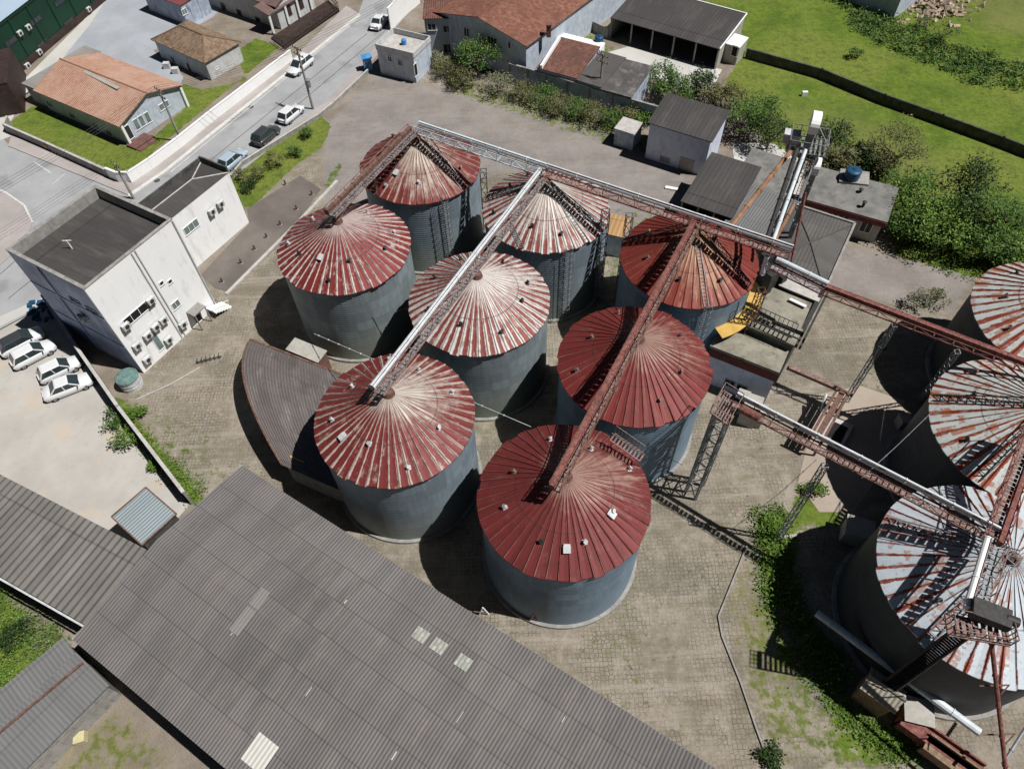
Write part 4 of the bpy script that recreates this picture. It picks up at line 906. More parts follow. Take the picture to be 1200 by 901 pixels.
# long black shed
h11, i11 = house('open_shed', 'long open fronted shed with charcoal sheet roof beside the meadow', 'shed', [(723, 20), (843, 61), (868, 27), (748, -14)], 3.0, 3.9, 'mono', M['fc_char'], M['plaster'], .15, open_front=True)
W = i11['W']; mb = MB()
for k in range(6):
    q = W[0].lerp(W[1], k / 5); mb.bar(V((q.x, q.y, 0)), V((q.x, q.y, 2.95)), .2)
    if k == 0: root_ = None
mb.build('post', M['conc'], h11)
mb = MB(); mb.bar(i11['Q'][2] + V((0, 0, .93)), i11['Q'][3] + V((0, 0, .93)), .16, .1); mb.bar(i11['Q'][1] + ez * .04, i11['Q'][2] + V((0, 0, .94)), .16, .1); mb.build('roof_edge', M['white'], h11)
h12, i12 = house('white_annex', 'tiny white roofed annex at the right end of the long shed', 'building', [(852, 51), (868, 57), (875, 46), (860, 40)], 2.6, 2.8, 'mono', M['white'], M['plaster'], .05)
winpx(h12, i12['W'][0], i12['W'][1], i12['c'], 861, 60, .9, 1.5, pane='black', name='door', bars=0)
# white store
h13, i13 = house('white_store', 'pale lilac store building with a dark single slope roof', 'building', [(761, 143), (834, 168), (854, 138), (779, 116)], 5.0, 5.9, 'mono', M['fc_char'], M['lilac'], .25)
W = i13['W']; 
winpx(h13, W[0], W[1], i13['c'], 779, 187, 1.3, .7, frame='offwhite', pane='conc', bars=3); winpx(h13, W[0], W[1], i13['c'], 804, 194, 1.8, 1.9, frame='offwhite', pane='plaster', name='door', bars=0)
cn, icn = house('canopy', 'small pale grey canopy roof between hedge and white store', 'canopy', [(721, 150), (744, 159), (753, 145), (730, 137)], 2.4, 2.5, 'mono', M['conclight'], M['bluegrey'], .1)
# gray shed
h14, i14 = house('grey_shed', 'open grey sheet roofed shed beside the white store', 'shed', [(802, 235), (860, 259), (888, 201), (830, 182)], 4.0, 4.6, 'mono', M['fc_char'], M['concdark'], .2, open_front=True)
mb = MB(); W = i14['W']
for k in range(4): q = W[0].lerp(W[1], k / 3); mb.bar(V((q.x, q.y, 0)), V((q.x, q.y, 3.9)), .18)
mb.build('post', M['conc'], h14)
# workshop row with maroon fascia
h15, i15 = house('workshop', 'long low workshop with bleached grey roof and maroon fascia', 'building', [(938, 232), (1041, 261), (1049, 228), (950, 197)], 3.3, 4.0, 'mono', M['wk'], M['plaster'], .3)
W = i15['W']; e, n = outn(W[0], W[1], i15['c']); mb = MB(); m_ = (W[0] + W[1]) / 2; mb.box(V((m_.x, m_.y, 2.85)) + n * .32, e * (i15['a'] - .05), n * .04, ez * .3); mb.build('fascia', M['maroon'], h15)
for u_, v_ in ((975, 252), (988, 256), (1015, 265)): winpx(h15, W[0], W[1], i15['c'], u_, v_ + 1, 1.2, 1.4, pane='dark')
mb = MB()
for u_, v_ in ((1008, 225), (1012, 240)): q = P(u_, v_, 3.75); mb.tube(q - ez * .2, q + ez * .35, .16, n=10); mb.dome(q + ez * .35, .26, .12)
mb.build('roof_vent', M['dark'], h15)
h15b, i15b = house('workshop_wing', 'left wing of the workshop behind the grain elevator, grey roof', 'building', [(860, 208), (925, 232), (940, 196), (882, 176)], 3.2, 3.6, 'mono', M['wk'], M['maroon'], .2)
tank('water_tank', 'round dark blue water tank on the workshop roof', 1001, 200, .8, 1.0, 'blue', 'blue', 4.05)
mb = MB(); q = P(1001, 208, 3.95); mb.box(q, (1.5, -.4, 0), (.4, 1.1, 0), (0, 0, .12)); tag(mb.build('tank_plinth', M['conc']), 'concrete plinth under the round blue tank on the workshop roof', 'plinth')
# dark roofed machine hall
h16, i16 = house('machine_hall', 'machine hall with dark bordered roof between the conveyors', 'building', [(896, 316), (968, 344), (999, 263), (928, 238)], 5.6, 6.1, 'hip', M['fc_dark'], M['concdark'], .1)
Q = i16['Q']; mb = MB()
for i in range(4): mb.bar(Q[i] + ez * .08, Q[(i + 1) % 4] + ez * .08, .22, .2)
mb.build('gutter', M['conc'], h16)
h17, i17 = house('elevator_house', 'corrugated grey roofed house under the tall bucket elevators', 'building', [(852, 262), (908, 290), (930, 240), (878, 216)], 3.6, 4.0, 'mono', M['fc_grey'], M['plaster'], .15)
# receiving pit building with maroon band
h18, i18 = house('intake_building', 'flat concrete roofed intake building with maroon band beside red silos', 'building', [(834, 405), (912, 437), (932, 398), (850, 368)], 5.2, 5.25, 'mono', M['slab'], M['lilac'], .1, th=.3)
W = i18['W']; e, n = outn(W[0], W[1], i18['c']); m_ = (W[0] + W[1]) / 2; mb = MB(); mb.box(V((m_.x, m_.y, 4.35)) + n * .03, e * (i18['a'] - .1), n * .03, ez * .55)
mb.build('maroon_band', M['maroon'], h18)
for u_, v_ in ((855, 449), (869, 455)): winpx(h18, W[0], W[1], i18['c'], u_, v_, 1.0, 1.0, pane='black', frame='bluegrey')
h19, i19 = house('intake_upper_roof', 'mouldy concrete roof slab stepped above the intake building', 'building', [(846, 372), (932, 402), (958, 356), (886, 332)], 6.2, 6.25, 'mono', M['slab'], M['concdark'], .1, th=.25)
mb = MB()
def arc_strip(mb, c, r0, r1, a0, a1, z, k=14, th=.12):
    for i in range(k):
        t0, t1 = a0 + (a1 - a0) * i / k, a0 + (a1 - a0) * (i + 1) / k
        p = [(c.x + r * math.cos(t), c.y + r * math.sin(t)) for r, t in ((r0, t0), (r1, t0), (r1, t1), (r0, t1))]; mb.prism(p, z - th, z)
# --- barrel vault shed
ZV = 3.0
v0, v1 = P(294, 398, ZV), P(331, 545, ZV); vd = (P(400, 439, ZV) - v0).normalized()
vw = (v1 - v0); vL = 10.5; vc = (v0 + v1) / 2 + vd * vL / 2
vt = thing('vaulted_shed', 'old shed with arched dull grey brown corrugated roof between the silos', 'shed', (vc.x, vc.y, 0))
mb = MB(); K = 16; pr = None; rise = .9; bul = 1.9
for i in range(K + 1):
    s_ = i / K; q = v0 + vw * s_ + (ez * rise - vd * bul) * (1 - (2 * s_ - 1) ** 2); vB = vL + bul * (1 - (2 * s_ - 1) ** 2)
    if pr is not None: 
        f = [pr[0], q, q + vd * vB, pr[0] + vd * pr[1]]; ss = (i - 1) / K * vw.length, i / K * vw.length
        uv = [(0, ss[0]), (0, ss[1]), (vL, ss[1]), (vL, ss[0])]
        if (f[1] - f[0]).cross(f[2] - f[1]).z < 0: f = f[::-1]; uv = uv[::-1]
        mb.face(f, uv)
    pr = (q, vB)
vr = mb.build('roof', M['fc_vault'], vt, merge=True)
sm = vr.modifiers.new('thickness', 'SOLIDIFY'); sm.thickness = .08
mb = MB(); pts_ = []
for i in range(K + 1): s_ = i / K; pts_.append(v0 + vw * s_ + (ez * rise - vd * bul) * (1 - (2 * s_ - 1) ** 2) + ez * .03 - vd * .05)
mb.path(pts_, .09); mb.bar(v0 + ez * .02, v0 + vd * vL + ez * .02, .2, .16); mb.build('roof_trim', M['rust'], vt)
mb = MB(); vn = vw.normalized(); w0, w1 = v0 + vd * .4 + vn * .3, v1 + vd * .4 - vn * .3
mb.prism([(p.x, p.y) for p in (w0, w1, w1 + vd * (vL - .8), w0 + vd * (vL - .8))], 0, ZV - .1); mb.build('wall', M['conc'], vt)
mb = MB(); q = P(336, 526, ZV + .1); mb.box(q + vd * .9 + ez * .15, vd * .7, vn * .9, ez * .05); mb.build('painted_lit_corner', M['yellow'], vt)  # yellow panel paints in the sunlit corner of the vault roof
hut, ihut = house('brick_hut', 'small hut with brownish roof between the vaulted shed and silo', 'hut', [(334, 410), (372, 424), (385, 411), (345, 397)], 2.6, 2.7, 'mono', M['plaster'], M['terrace'], .1)

# --- big warehouse (bottom)
ZW = 5.0
wa, wb_, wc_ = P(283, 545, ZW), P(840, 901, ZW), P(80, 745, ZW)
we = (wb_ - wa).normalized(); wn = (wc_ - wa); wn = (wn - we * wn.dot(we)); WW = wn.length; wn.normalize()
WL = 52.0; w0_ = wa
cw = w0_ + we * WL / 2 + wn * WW / 2
wh = thing('warehouse', 'huge warehouse with purplish grey corrugated roof filling the bottom', 'warehouse', (cw.x, cw.y, 0))
Q = [w0_, w0_ + we * WL, w0_ + we * WL + wn * WW, w0_ + wn * WW]; R0, R1 = w0_ + wn * WW / 2 + ez * 1.1, w0_ + we * WL + wn * WW / 2 + ez * 1.1
mb = MB(); corrface(mb, Q[0], Q[1], R1, R0, .25, .022); corrface(mb, Q[3], Q[2], R1, R0, .25, .022)
wr = mb.build('roof', M['fc_warm'], wh)
mb = MB()
for s_, t_, ls, lt in ((4.1, 6.3, .7, 2.4), (9.3, 4.1, .6, 1.1), (18.4, 3.2, .5, 1.0)): pass
def wpatch(mbx, u, v, lu, lv, zoff=.06):
    q = P(u, v, ZW + .6)
    for _ in range(3):
        tt = (q - w0_).dot(wn) / WW; zz = ZW + 1.1 * (1 - abs(2 * tt - 1)); q = P(u, v, zz)
    side = 1 if (q - w0_).dot(wn) < WW / 2 else -1
    sl = (wn * (WW / 2) + ez * 1.1 * side).normalized(); nn_ = we.cross(sl); nn_ = nn_ if nn_.z > 0 else -nn_
    c_ = q + nn_ * zoff; pts = [c_ - we * lu / 2 - sl * lv / 2, c_ + we * lu / 2 - sl * lv / 2, c_ + we * lu / 2 + sl * lv / 2, c_ - we * lu / 2 + sl * lv / 2]
    roofface(mbx, pts, we)
p1 = MB(); wpatch(p1, 293, 716, .85, 3.4); p1.build('replacement_sheet', corrug('newer_sheet', (.24, .225, .215), .25, .4, (2, 5), .08, stripe=.15), wh)
p1 = MB(); wpatch(p1, 305, 882, 1.7, 1.8); p1.build('replacement_sheet', M['translu'], wh)
p1 = MB()
for u_, v_ in ((493, 744), (514, 757), (543, 776)): wpatch(p1, u_, v_, 1.0, .9)
p1.build('translucent_sheet', corrug('dirty_translucent', (.36, .36, .32), .3, .5, (.3, .3), .4, stripe=.3), wh)
rr = random.Random(3)
for u_, v_ in ((274, 740), (362, 810), (405, 705), (539, 840), (660, 843), (462, 885)):
    p1 = MB(); wpatch(p1, u_, v_, rr.uniform(.04, .08), rr.uniform(.25, .9), .05); p1.build('lifted_sheet_edge', M['offwhite'], wh)
mb = MB(); mb.prism([(p.x, p.y) for p in (Q[0] + we * .4 + wn * .4, Q[1] - we * .4 + wn * .4, Q[2] - we * .4 - wn * .4, Q[3] + we * .4 - wn * .4)], 0, ZW - .1); 
mb.build('wall', M['conc'], wh)
mb = MB(); mb.bar(Q[0] - ez * .1, Q[3] - ez * .1, .12, .25); mb.build('gutter', M['conclight'], wh)
# wavy roof on the left
h20, i20 = house('wavy_roof_shed', 'long shed with broad wave fibre cement roof on the left edge', 'shed', [(-130, 585), (92, 746), (160, 662), (-60, 505)], 4.5, 4.7, 'mono', M['fc_wave'], M['conc'], .15, corr=(.62, .07))
mb = MB(); Q_ = i20['Q']; mb.bar(Q_[0] + ez * .02 - i20['e2'] * .12, Q_[1] + ez * .02 - i20['e2'] * .12, .14, .15); mb.build('gutter', M['offwhite'], h20)
h21, i21 = house('grey_roof_shed', 'shed with smooth mid grey corrugated roof at the bottom left corner', 'shed', [(-30, 948), (134, 808), (97, 774), (-80, 915)], 2.6, 2.9, 'mono', M['fc_grey'], M['conc'], .2)
h22, i22 = house('dark_roof_shed', 'darker grey roof half hidden by trees at the left edge', 'shed', [(-60, 905), (95, 773), (74, 745), (-75, 875)], 2.4, 2.6, 'mono', M['fc_grey'], M['conc'], .2)
mb = MB(); mb.bar(P(-20, 874, 3.0), P(97, 776, 3.0), .16, .12); tag(mb.build('rusty_gutter', M['rust']), 'rusty red gutter along the grey roofs at bottom left', 'gutter')
h23, i23 = house('metal_carport', 'small carport with pale blue grey metal roof beside the lot', 'carport', [(131, 606), (166, 638), (210, 602), (170, 573)], 3.4, 3.5, 'mono', M['mt_blue'], M['concdark'], .1)
mb = MB(); Q_ = i23['Q']
for i in range(4): mb.bar(Q_[i] + ez * (.05 if i in (0, 1) else .1), Q_[(i + 1) % 4] + ez * .1, .1, .1)
mb.build('roof_edge', M['rust'], h23)
mb = MB(); q = P(96, 865, .2); mb.box(q + ez * .2, (.35, .1, 0), (-.1, .35, 0), (0, 0, .3)); tag(mb.build('crate', M['crate']), 'pale yellow crate on the dry grass at bottom left', 'crate')
mb = MB(); q = P(50, 893, .3); mb.box(q, (.45, .2, 0), (-.15, .3, 0), (0, 0, .03)); mb.box(q - ez * .15, (.3, .1, 0), (-.1, .2, 0), (0, 0, .12)); tag(mb.build('folded_tarpaulin', M['ltblue']), 'light blue folded tarpaulin beside the bottom left shed', 'tarpaulin')

# --- gatehouse
gq, ig = house('gatehouse', 'small two storey white gatehouse with roof terrace at the yard entrance', 'building', [(448, 56), (484, 72), (500, 50), (460, 37)], 3.6, 3.62, 'mono', M['conclight'], M['bluewall'], .04)
Q_ = ig['Q']; mb = MB()
for i in range(4): 
    a_, b_ = Q_[i], Q_[(i + 1) % 4]; mb.bar(V((a_.x, a_.y, 4.0)), V((b_.x, b_.y, 4.0)), .14, .75)
mb.build('parapet', M['offwhite'], gq)
W = ig['W']
for u_, v_ in ((457, 69), (469, 74)): winpx(gq, W[0], W[1], ig['c'], u_, v_, .7, .8, pane='dark')
winpx(gq, W[1], W[2], ig['c'], 487, 82, .8, 1.8, pane='black', name='door', bars=0)
tank('water_tank', 'small turquoise water tank on the gatehouse roof', 473, 47, .35, .6, 'kiosk', 'kiosk', 3.64, .12)
kq = P(432, 82); kroot = thing('guard_kiosk', 'bright blue guard kiosk by the street fence', 'kiosk', (kq.x, kq.y, 0))
mb = MB(); mb.box(kq + ez * .95, (.55, .15, 0), (-.15, .5, 0), (0, 0, .95)); mb.build('cabin', M['kiosk'], kroot)
mb = MB(); mb.box(kq + ez * 1.96, (.68, .19, 0), (-.17, .6, 0), (0, 0, .06)); mb.dome(kq + ez * 2.0, .5, .15, 8, 3); mb.build('roof', M['kiosk'], kroot)
mb = MB(); mb.box(kq + V((.13, -.52, 1.2)), (.3, .08, 0), (-.004, .012, 0), (0, 0, .3)); mb.build('window', M['glass'], kroot)
wallrun('terrace_parapet', 'white terrace wall behind the gatehouse beside the street', [(458, 36), (470, 22), (492, 4)], 3.2, .15, M['white'], True, 0, capm=M['white'])
# rubble + top house
h24, i24 = house('edge_house', 'blue grey roofed house cut off by the top edge above the meadow', 'house', [(1000, -32), (1062, 2), (1080, -30), (1020, -62)], 3.4, 4.0, 'gable', M['mt_blue'], M['bluewall'], .2)
rr = random.Random(5); mb = MB()
for i in range(260):
    x = rr.gauss(0, 1); y = rr.gauss(0, 1); q = P(1098 + x * 22, 8 + y * 9, 0); hgt = max(0.05, 1.3 * math.exp(-(x * x + y * y) / 1.6)) * rr.uniform(.4, 1)
    s_ = rr.uniform(.12, .5); a_ = V((rr.gauss(0, 1), rr.gauss(0, 1), rr.gauss(0, .5))).normalized(); b_ = a_.orthogonal().normalized(); c_ = a_.cross(b_)
    mb.box(q + ez * hgt, a_ * s_ * rr.uniform(.6, 1.6), b_ * s_ * .5, c_ * s_ * .35)
tag(mb.build('rubble_heap', M['rubble']), 'heap of beige rubble beside the house at the top edge', 'rubble', kind='stuff')
mb = MB(); q = P(943, 110, .3); mb.box(q, (.35, 0, 0), (0, .2, 0), (0, 0, .3)); tag(mb.build('white_box', M['white']), 'small white box standing alone on the lawn', 'box')
mb = MB(); q = P(787, 221, .1); mb.box(q, (.7, -.25, 0), (.1, .2, 0), (0, 0, .1)); tag(mb.build('white_block', M['white']), 'white block lying in front of the lilac store', 'block')

# ------------------------------------------------------------------ silos
SA = V((12.4507, -7.3937, 0)); SB = V((6.4730, 11.7418, 0)); SO = V((-15.057, 49.979, 0))
SR, SH, CONE = 6.113, 9.564, 3.2
def silo(label, c, R, H, roofm, wallm, N, seed, nv=8, vents='offwhite', cage=None, roofladder=None, hatch=None, group=None, cone=None, cap='rust', base='conc'):
    rnd = random.Random(seed); cone = cone or CONE * R / SR
    root = thing('grain_silo', label, 'silo', (c.x, c.y, 0), group); Rw = R * .975
    mb = MB(); K = 96; ring = [(c.x + Rw * math.cos(2 * PI * i / K), c.y + Rw * math.sin(2 * PI * i / K)) for i in range(K)]
    for i in range(K):
        a_, b_ = ring[i], ring[(i + 1) % K]; mb.face([(*a_, 0.2), (*b_, .2), (*b_, H), (*a_, H)])
    wl = mb.build('wall', wallm, root, smooth=True)
    mb = MB(); mb.tube((c.x, c.y, 0), (c.x, c.y, .28), R + .14, R + .12, 64); mb.build('base_ring', M['conc'], root)
    # cone
    mb = MB(); Rr = R + .03; r0 = .42
    K = N * 4; prof = (.0, .30, .56, .8, 1.0)
    def hz(r): return H + cone * (1 - r / R)
    jag = [rnd.uniform(-.05, .06) if rnd.random() < .7 else rnd.uniform(-.12, .14) for i in range(N)]
    rows = []
    for s_ in prof:
        row = []
        for i in range(K):
            r = r0 + (Rr - r0) * s_; k = i % 4; t_ = 2 * PI * (i // 4) / N + (0, .012, 2 * PI / N * .5, 2 * PI / N - .012)[k]
            # rib sits at panel boundary
            lift = .075 * min(1, r * 2 * PI / N / .3) if k == 0 else (0 if k in (1, 3) else -.02)
            rr_ = r + (jag[i // 4] if s_ == 1 else 0)
            row.append(V((c.x + rr_ * math.cos(t_), c.y + rr_ * math.sin(t_), hz(r) + lift)))
        rows.append(row)
    for j in range(len(rows) - 1):
        for i in range(K):
            i2_ = (i + 1) % K; mb.face([rows[j + 1][i], rows[j + 1][i2_], rows[j][i2_], rows[j][i]])
    for i in range(K):
        i2_ = (i + 1) % K; a_, b_ = rows[-1][i], rows[-1][i2_]; mb.face([a_ - ez * .1, b_ - ez * .1, b_, a_])
    rf = mb.build('roof', roofm, root)
    mb = MB(); mb.tube(c + ez * (hz(r0) - .05), c + ez * (hz(r0) + .28), .5, .42, 20); mb.dome(c + ez * (hz(r0) + .28), .42, .15, 20, 3); mb.build('peak_cap', M[cap], rf)
    for i in range(nv):
        t_ = 2 * PI * (i + .37) / nv + rnd.uniform(-.15, .15); r = R * (rnd.uniform(.58, .7) if i % 2 else rnd.uniform(.66, .84)); d = V((math.cos(t_), math.sin(t_), 0)); e = V((-d.y, d.x, 0)); q = c + d * r + ez * (hz(r) + .02)
        mb = MB(); mb.tube(q - ez * .1, q + ez * .22, .1, n=10); mb.tube(q + ez * .22, q + d * .12 + ez * .32, .11, .16, 10); vm = vents if rnd.random() < .6 else ('dark' if rnd.random() < .6 else 'pinkrust')
        mb.box(q + ez * .02, e * .14, d * .16 - ez * .08, ez * .02); mb.build('vent', M[vm], root)
    for i in range(1 if hatch is None else hatch):
        t_ = rnd.uniform(-2.6, -.6); r = R * rnd.uniform(.45, .9); d = V((math.cos(t_), math.sin(t_), 0)); e = V((-d.y, d.x, 0)); sl = (d * R - ez * cone).normalized(); nn = sl.cross(e); nn = nn if nn.z > 0 else -nn; q = c + d * r + ez * hz(r) + nn * .12
        mb = MB(); mb.box(q, e * .22, sl * .26, nn * .08); mb.box(q + nn * .1 + sl * .1, e * .25, sl * .24, nn * .025); mb.build('hatch', M['offwhite'], root)
    def ladder(t_, z0, z1, caged):
        d = V((math.cos(t_), math.sin(t_), 0)); e = V((-d.y, d.x, 0)); q = c + d * (Rw + .22); mb = MB()
        for k in (-1, 1): mb.bar(q + e * .22 * k + ez * z0, q + e * .22 * k + ez * z1, .05)
        z = z0
        while z < z1: mb.bar(q - e * .22 + ez * z, q + e * .22 + ez * z, .03); z += .3
        if caged:
            z = z0 + 2
            while z < z1 + .8:
                pp = [q + e * .38 * math.cos(a) + d * (.1 + .65 * math.sin(a)) + ez * z for a in [PI * i / 6 for i in range(7)]]
                mb.path(pp, .022, 4); z += .75
            for a in (PI * .2, PI / 2, PI * .8): 
                o_ = q + e * .38 * math.cos(a) + d * (.1 + .65 * math.sin(a)); mb.bar(o_ + ez * (z0 + 2), o_ + ez * (z1 + .7), .03)
        mb.build('ladder', M['steel'], root)
    if cage is not None: ladder(cage, .3, H + .3, True)
    if roofladder is not None:
        d = V((math.cos(roofladder), math.sin(roofladder), 0)); e = V((-d.y, d.x, 0)); mb = MB(); p0 = c + d * .7 + ez * (hz(.7) + .12); p1_ = c + d * R + ez * (H + .12)
        for k in (-1, 1): mb.bar(p0 + e * .2 * k, p1_ + e * .2 * k, .04)
        for i in range(20): q = p0.lerp(p1_, i / 19.); mb.bar(q - e * .2, q + e * .2, .03)
        mb.build('roof_ladder', M['steel'], root)
    return root
RED = (.27, .042, .034); WH = (.62, .57, .53)
GS1 = 'grain silos of the red roofed cluster'
c_ = lambda i, j: SO + SA * i + SB * j
NR = 48
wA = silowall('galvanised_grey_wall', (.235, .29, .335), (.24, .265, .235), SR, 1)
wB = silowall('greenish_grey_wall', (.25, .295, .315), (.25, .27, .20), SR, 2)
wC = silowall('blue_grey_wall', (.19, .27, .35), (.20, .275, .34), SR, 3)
silo('silo with white ribbed red roof nearest the white office block', c_(0, 0), SR, SH, siloroof('roof_red_white_ribs', (.185, .026, .023), WH, NR, .13, SR, .09, (.55, .48, .45), .75, seed=1, dirang=1.0), wB, NR, 11, group=GS1, nv=9)
silo('farthest left silo with half dark red half faded roof at the conveyor end', c_(0, 1), SR, SH, siloroof('roof_red_dusty', (.17, .03, .026), (.42, .30, .25), NR, .10, SR, .14, (.50, .44, .37), 1.0, seed=2, dirang=-1.2), wA, NR, 12, group=GS1, cage=-1.15, nv=7, vents='offwhite')
silo('silo with cream ribs on dark red roof beside the vaulted shed', c_(1, -1), SR, SH, siloroof('roof_darkred_cream_ribs', (.165, .026, .024), (.52, .44, .38), NR, .12, SR, .08, (.58, .54, .48), .85, seed=3, dirang=.6), wA, NR, 13, group=GS1, vents='offwhite')
silo('central silo with broad white and red stripes fading to white', c_(1, 0), SR, SH, siloroof('roof_white_red_stripes', (.20, .045, .035), (.60, .57, .54), NR, .24, SR, .13, (.66, .62, .58), .95, seed=4, dirang=.2), wB, NR, 14, group=GS1, vents='dark', hatch=0)
silo('silo with white and red stripes under the middle of the upper conveyor', c_(1, 1), SR, SH, siloroof('roof_white_red_stripes_b', (.20, .042, .034), (.56, .55, .52), NR, .25, SR, .12, (.62, .58, .52), .85, seed=5, dirang=-1.2), wA, NR, 15, group=GS1, cage=-1.3, roofladder=-.95, vents='dark', hatch=0)
silo('silo nearest the camera with plain brick red roof and blue wall', c_(2, -1), SR, SH, siloroof('roof_plain_red', (.155, .027, .026), (.34, .18, .15), NR, .035, SR, .03, (.40, .27, .22), .8, seed=6, dirang=.5), wC, NR, 16, group=GS1, vents='offwhite', hatch=2)
silo('plain red roofed silo crossed by red conveyor in the middle right row', c_(2, 0), SR, SH, siloroof('roof_plain_red_b', (.17, .027, .024), (.34, .17, .14), NR, .04, SR, .04, (.40, .28, .23), .75, seed=7, dirang=.3), wC, NR, 17, group=GS1, vents='pinkrust', hatch=0)
silo('plain red roofed silo beside yellow trimmed intake roof', c_(2, 1), SR, SH, siloroof('roof_plain_red_c', (.19, .03, .022), (.30, .14, .10), NR, .035, SR, .03, (.42, .28, .18), .8, seed=8, dirang=-1.5), wC, NR, 18, group=GS1, roofladder=-1.5, cage=-1.5, vents='dark', hatch=0)
RR, RH = 6.9, 8.6
WHT = (.52, .58, .62); RST = (.30, .06, .03)
rc = [V((30.9, 16.9, 0)), V((38.7, 28.1, 0)), V((46.4, 39.0, 0))]
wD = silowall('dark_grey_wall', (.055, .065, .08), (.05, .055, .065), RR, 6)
GS2 = 'grain silos with white and rust roofs on the right'
silo('lower right silo with white metal roof and few rust streaks', rc[0], RR, RH, siloroof('roof_white_rust_a', WHT, RST, 44, .10, RR, .12, None, 0, rust=(.33, .10, .045), rustamt=.6, seed=21, var=.1), wD, 44, 21, group=GS2, vents='offwhite', hatch=1, cone=3.4)
silo('middle right silo with white roof and orange rust patches', rc[1], RR, RH, siloroof('roof_white_rust_b', (.50, .54, .52), RST, 44, .17, RR, .14, None, 0, rust=(.33, .09, .035), rustamt=.75, seed=22, var=.1), wD, 44, 22, group=GS2, vents='dark', hatch=0, cone=3.4)
silo('upper right silo with white and rust striped roof beside trees', rc[2], RR, RH, siloroof('roof_white_rust_c', (.52, .56, .54), (.30, .06, .03), 44, .22, RR, .14, None, 0, rust=(.32, .09, .035), rustamt=.6, seed=23, var=.1), wD, 44, 23, group=GS2, vents='dark', hatch=0, cone=3.4)
arcm = MB(); cc = c_(2, 1); 
# yellow rings on the intake roofs follow the silo's curve
_yl = thing('yellow_roof_trim', 'curved yellow flashing on the intake roof beside the red silo', 'flashing', (cc.x + 6, cc.y - 2, 6.3))
q0, q1, q2 = P(848, 384, 6.35), P(872, 360, 6.35), P(886, 338, 6.35)
def ang(p): return math.atan2(p.y - cc.y, p.x - cc.x)
rad = sum((p - V((cc.x, cc.y, 6.35))).length for p in (q0, q1, q2)) / 3
arc_strip(arcm, cc, rad - .35, rad + .95, ang(q0) - .12, ang(q2) + .12, 6.42, th=.1); arcm.build('band', M['yellow'], _yl)

# ------------------------------------------------------------------ conveyors
def pipe(name, label, pts, r, m, cat='pipe', group=None, n=10):
    mb = MB()
    for a_, b_ in zip(pts, pts[1:]):
        a_, b_ = V(a_), V(b_); mb.tube(a_, b_, r, n=n); L = (b_ - a_).length
        for i in range(int(L / 2.2)): q = a_.lerp(b_, (i + .5) * 2.2 / L); mb.tube(q, q + (b_ - a_).normalized() * .07, r + .04, n=n)
    return tag(mb.build(name, M[m]), label, cat, group)
def gallery(label, p, q, side=1, tube='silver', frame='pinkrust', w=.95, h=.7, box=None, walk=True, tr=.23, group='overhead grain conveyors', step=1.5, cat='conveyor', bx=None):
    p, q = V(p), V(q); d = (q - p).normalized(); n = V((-d.y, d.x, 0)).normalized() * side; L = (q - p).length
    root = thing('overhead_conveyor', label, cat, tuple((p + q) / 2), group)
    mb = MB(); k = max(1, round(L / step))
    for s_ in (-1, 1):
        o_ = n * (w / 2) * s_
        mb.bar(p + o_, q + o_, .09); 
        if s_ == -1: mb.bar(p + o_ + ez * h, q + o_ + ez * h, .06)
        else: mb.bar(p + o_ + ez * h, q + o_ + ez * h, .05)
        for i in range(k + 1):
            a_ = p.lerp(q, i / k) + o_; mb.bar(a_, a_ + ez * h, .05)
            if i < k:
                b_ = p.lerp(q, (i + 1) / k) + o_; mb.bar(a_ + (ez * h if i % 2 else V()), b_ + (V() if i % 2 else ez * h), .04)
    for i in range(k + 1): a_ = p.lerp(q, i / k); mb.bar(a_ - n * w / 2, a_ + n * w / 2, .08)
    mb.build('truss', M[frame], root)
    tb = MB(); o_ = n * (w / 2 + .12) + ez * .45 if box is None else n * (w / 4 + .02) + ez * .3
    if box is None:
        tb.tube(p + o_, q + o_, tr, n=12)
        for i in range(int(L / 3) + 1): a_ = p + d * (i * 3) + o_; tb.tube(a_, a_ + d * .08, tr + .04, n=12)
        tb.build('conveyor_tube', M[tube], root)
    else:
        tb.box((p + q) / 2 + o_, (q - p) / 2, n * .17, ez * .2); 
        for i in range(int(L / 2) + 1): a_ = p + d * (i * 2) + o_; tb.box(a_, d * .04, n * .2, ez * .23)
        tb.build('conveyor_trough', M[box], root)
    if walk:
        wb2 = MB(); K2 = int(L / .38); o_ = -n * w * .18
        for i in range(K2): a_ = p + d * (.38 * i + .1) + o_ + ez * .08; wb2.box(a_, d * .15, n * w * .27, ez * .015)
        wb2.build('walkway', M['pinkrust' if frame in ('rust', 'red') else 'steel'], root)
    return root
zG = SH + CONE + .9
def mast(name, label, a_, b_, w=.5, mat_='steel', step=1.1, r=.06, group=None, cat='support post'):
    """lattice mast between two points"""
    a_, b_ = V(a_), V(b_); d = (b_ - a_).normalized(); x_ = d.cross(V((0, 0, 1)) if abs(d.z) < .9 else V((1, 0, 0))).normalized(); y_ = d.cross(x_); L = (b_ - a_).length; k = max(1, int(L / step)); mb = MB()
    cs = [(x_ * i + y_ * j) * w / 2 for i, j in ((-1, -1), (1, -1), (1, 1), (-1, 1))]
    for c2 in cs: mb.bar(a_ + c2, b_ + c2, r)
    for i in range(k):
        s0, s1 = a_.lerp(b_, i / k), a_.lerp(b_, (i + 1) / k)
        for j in range(4): mb.bar(s0 + cs[j], s1 + cs[(j + 1) % 4], r * .6); mb.bar(s1 + cs[j], s1 + cs[(j + 1) % 4], r * .6)
    return tag(mb.build(name, M[mat_]), label, cat, group)
K0, K1, K2_ = P(491, 152, zG), P(637, 208, zG), P(820, 258, zG)
K3 = P(925, 296, zG)
e_ = (K3 - K0).normalized()
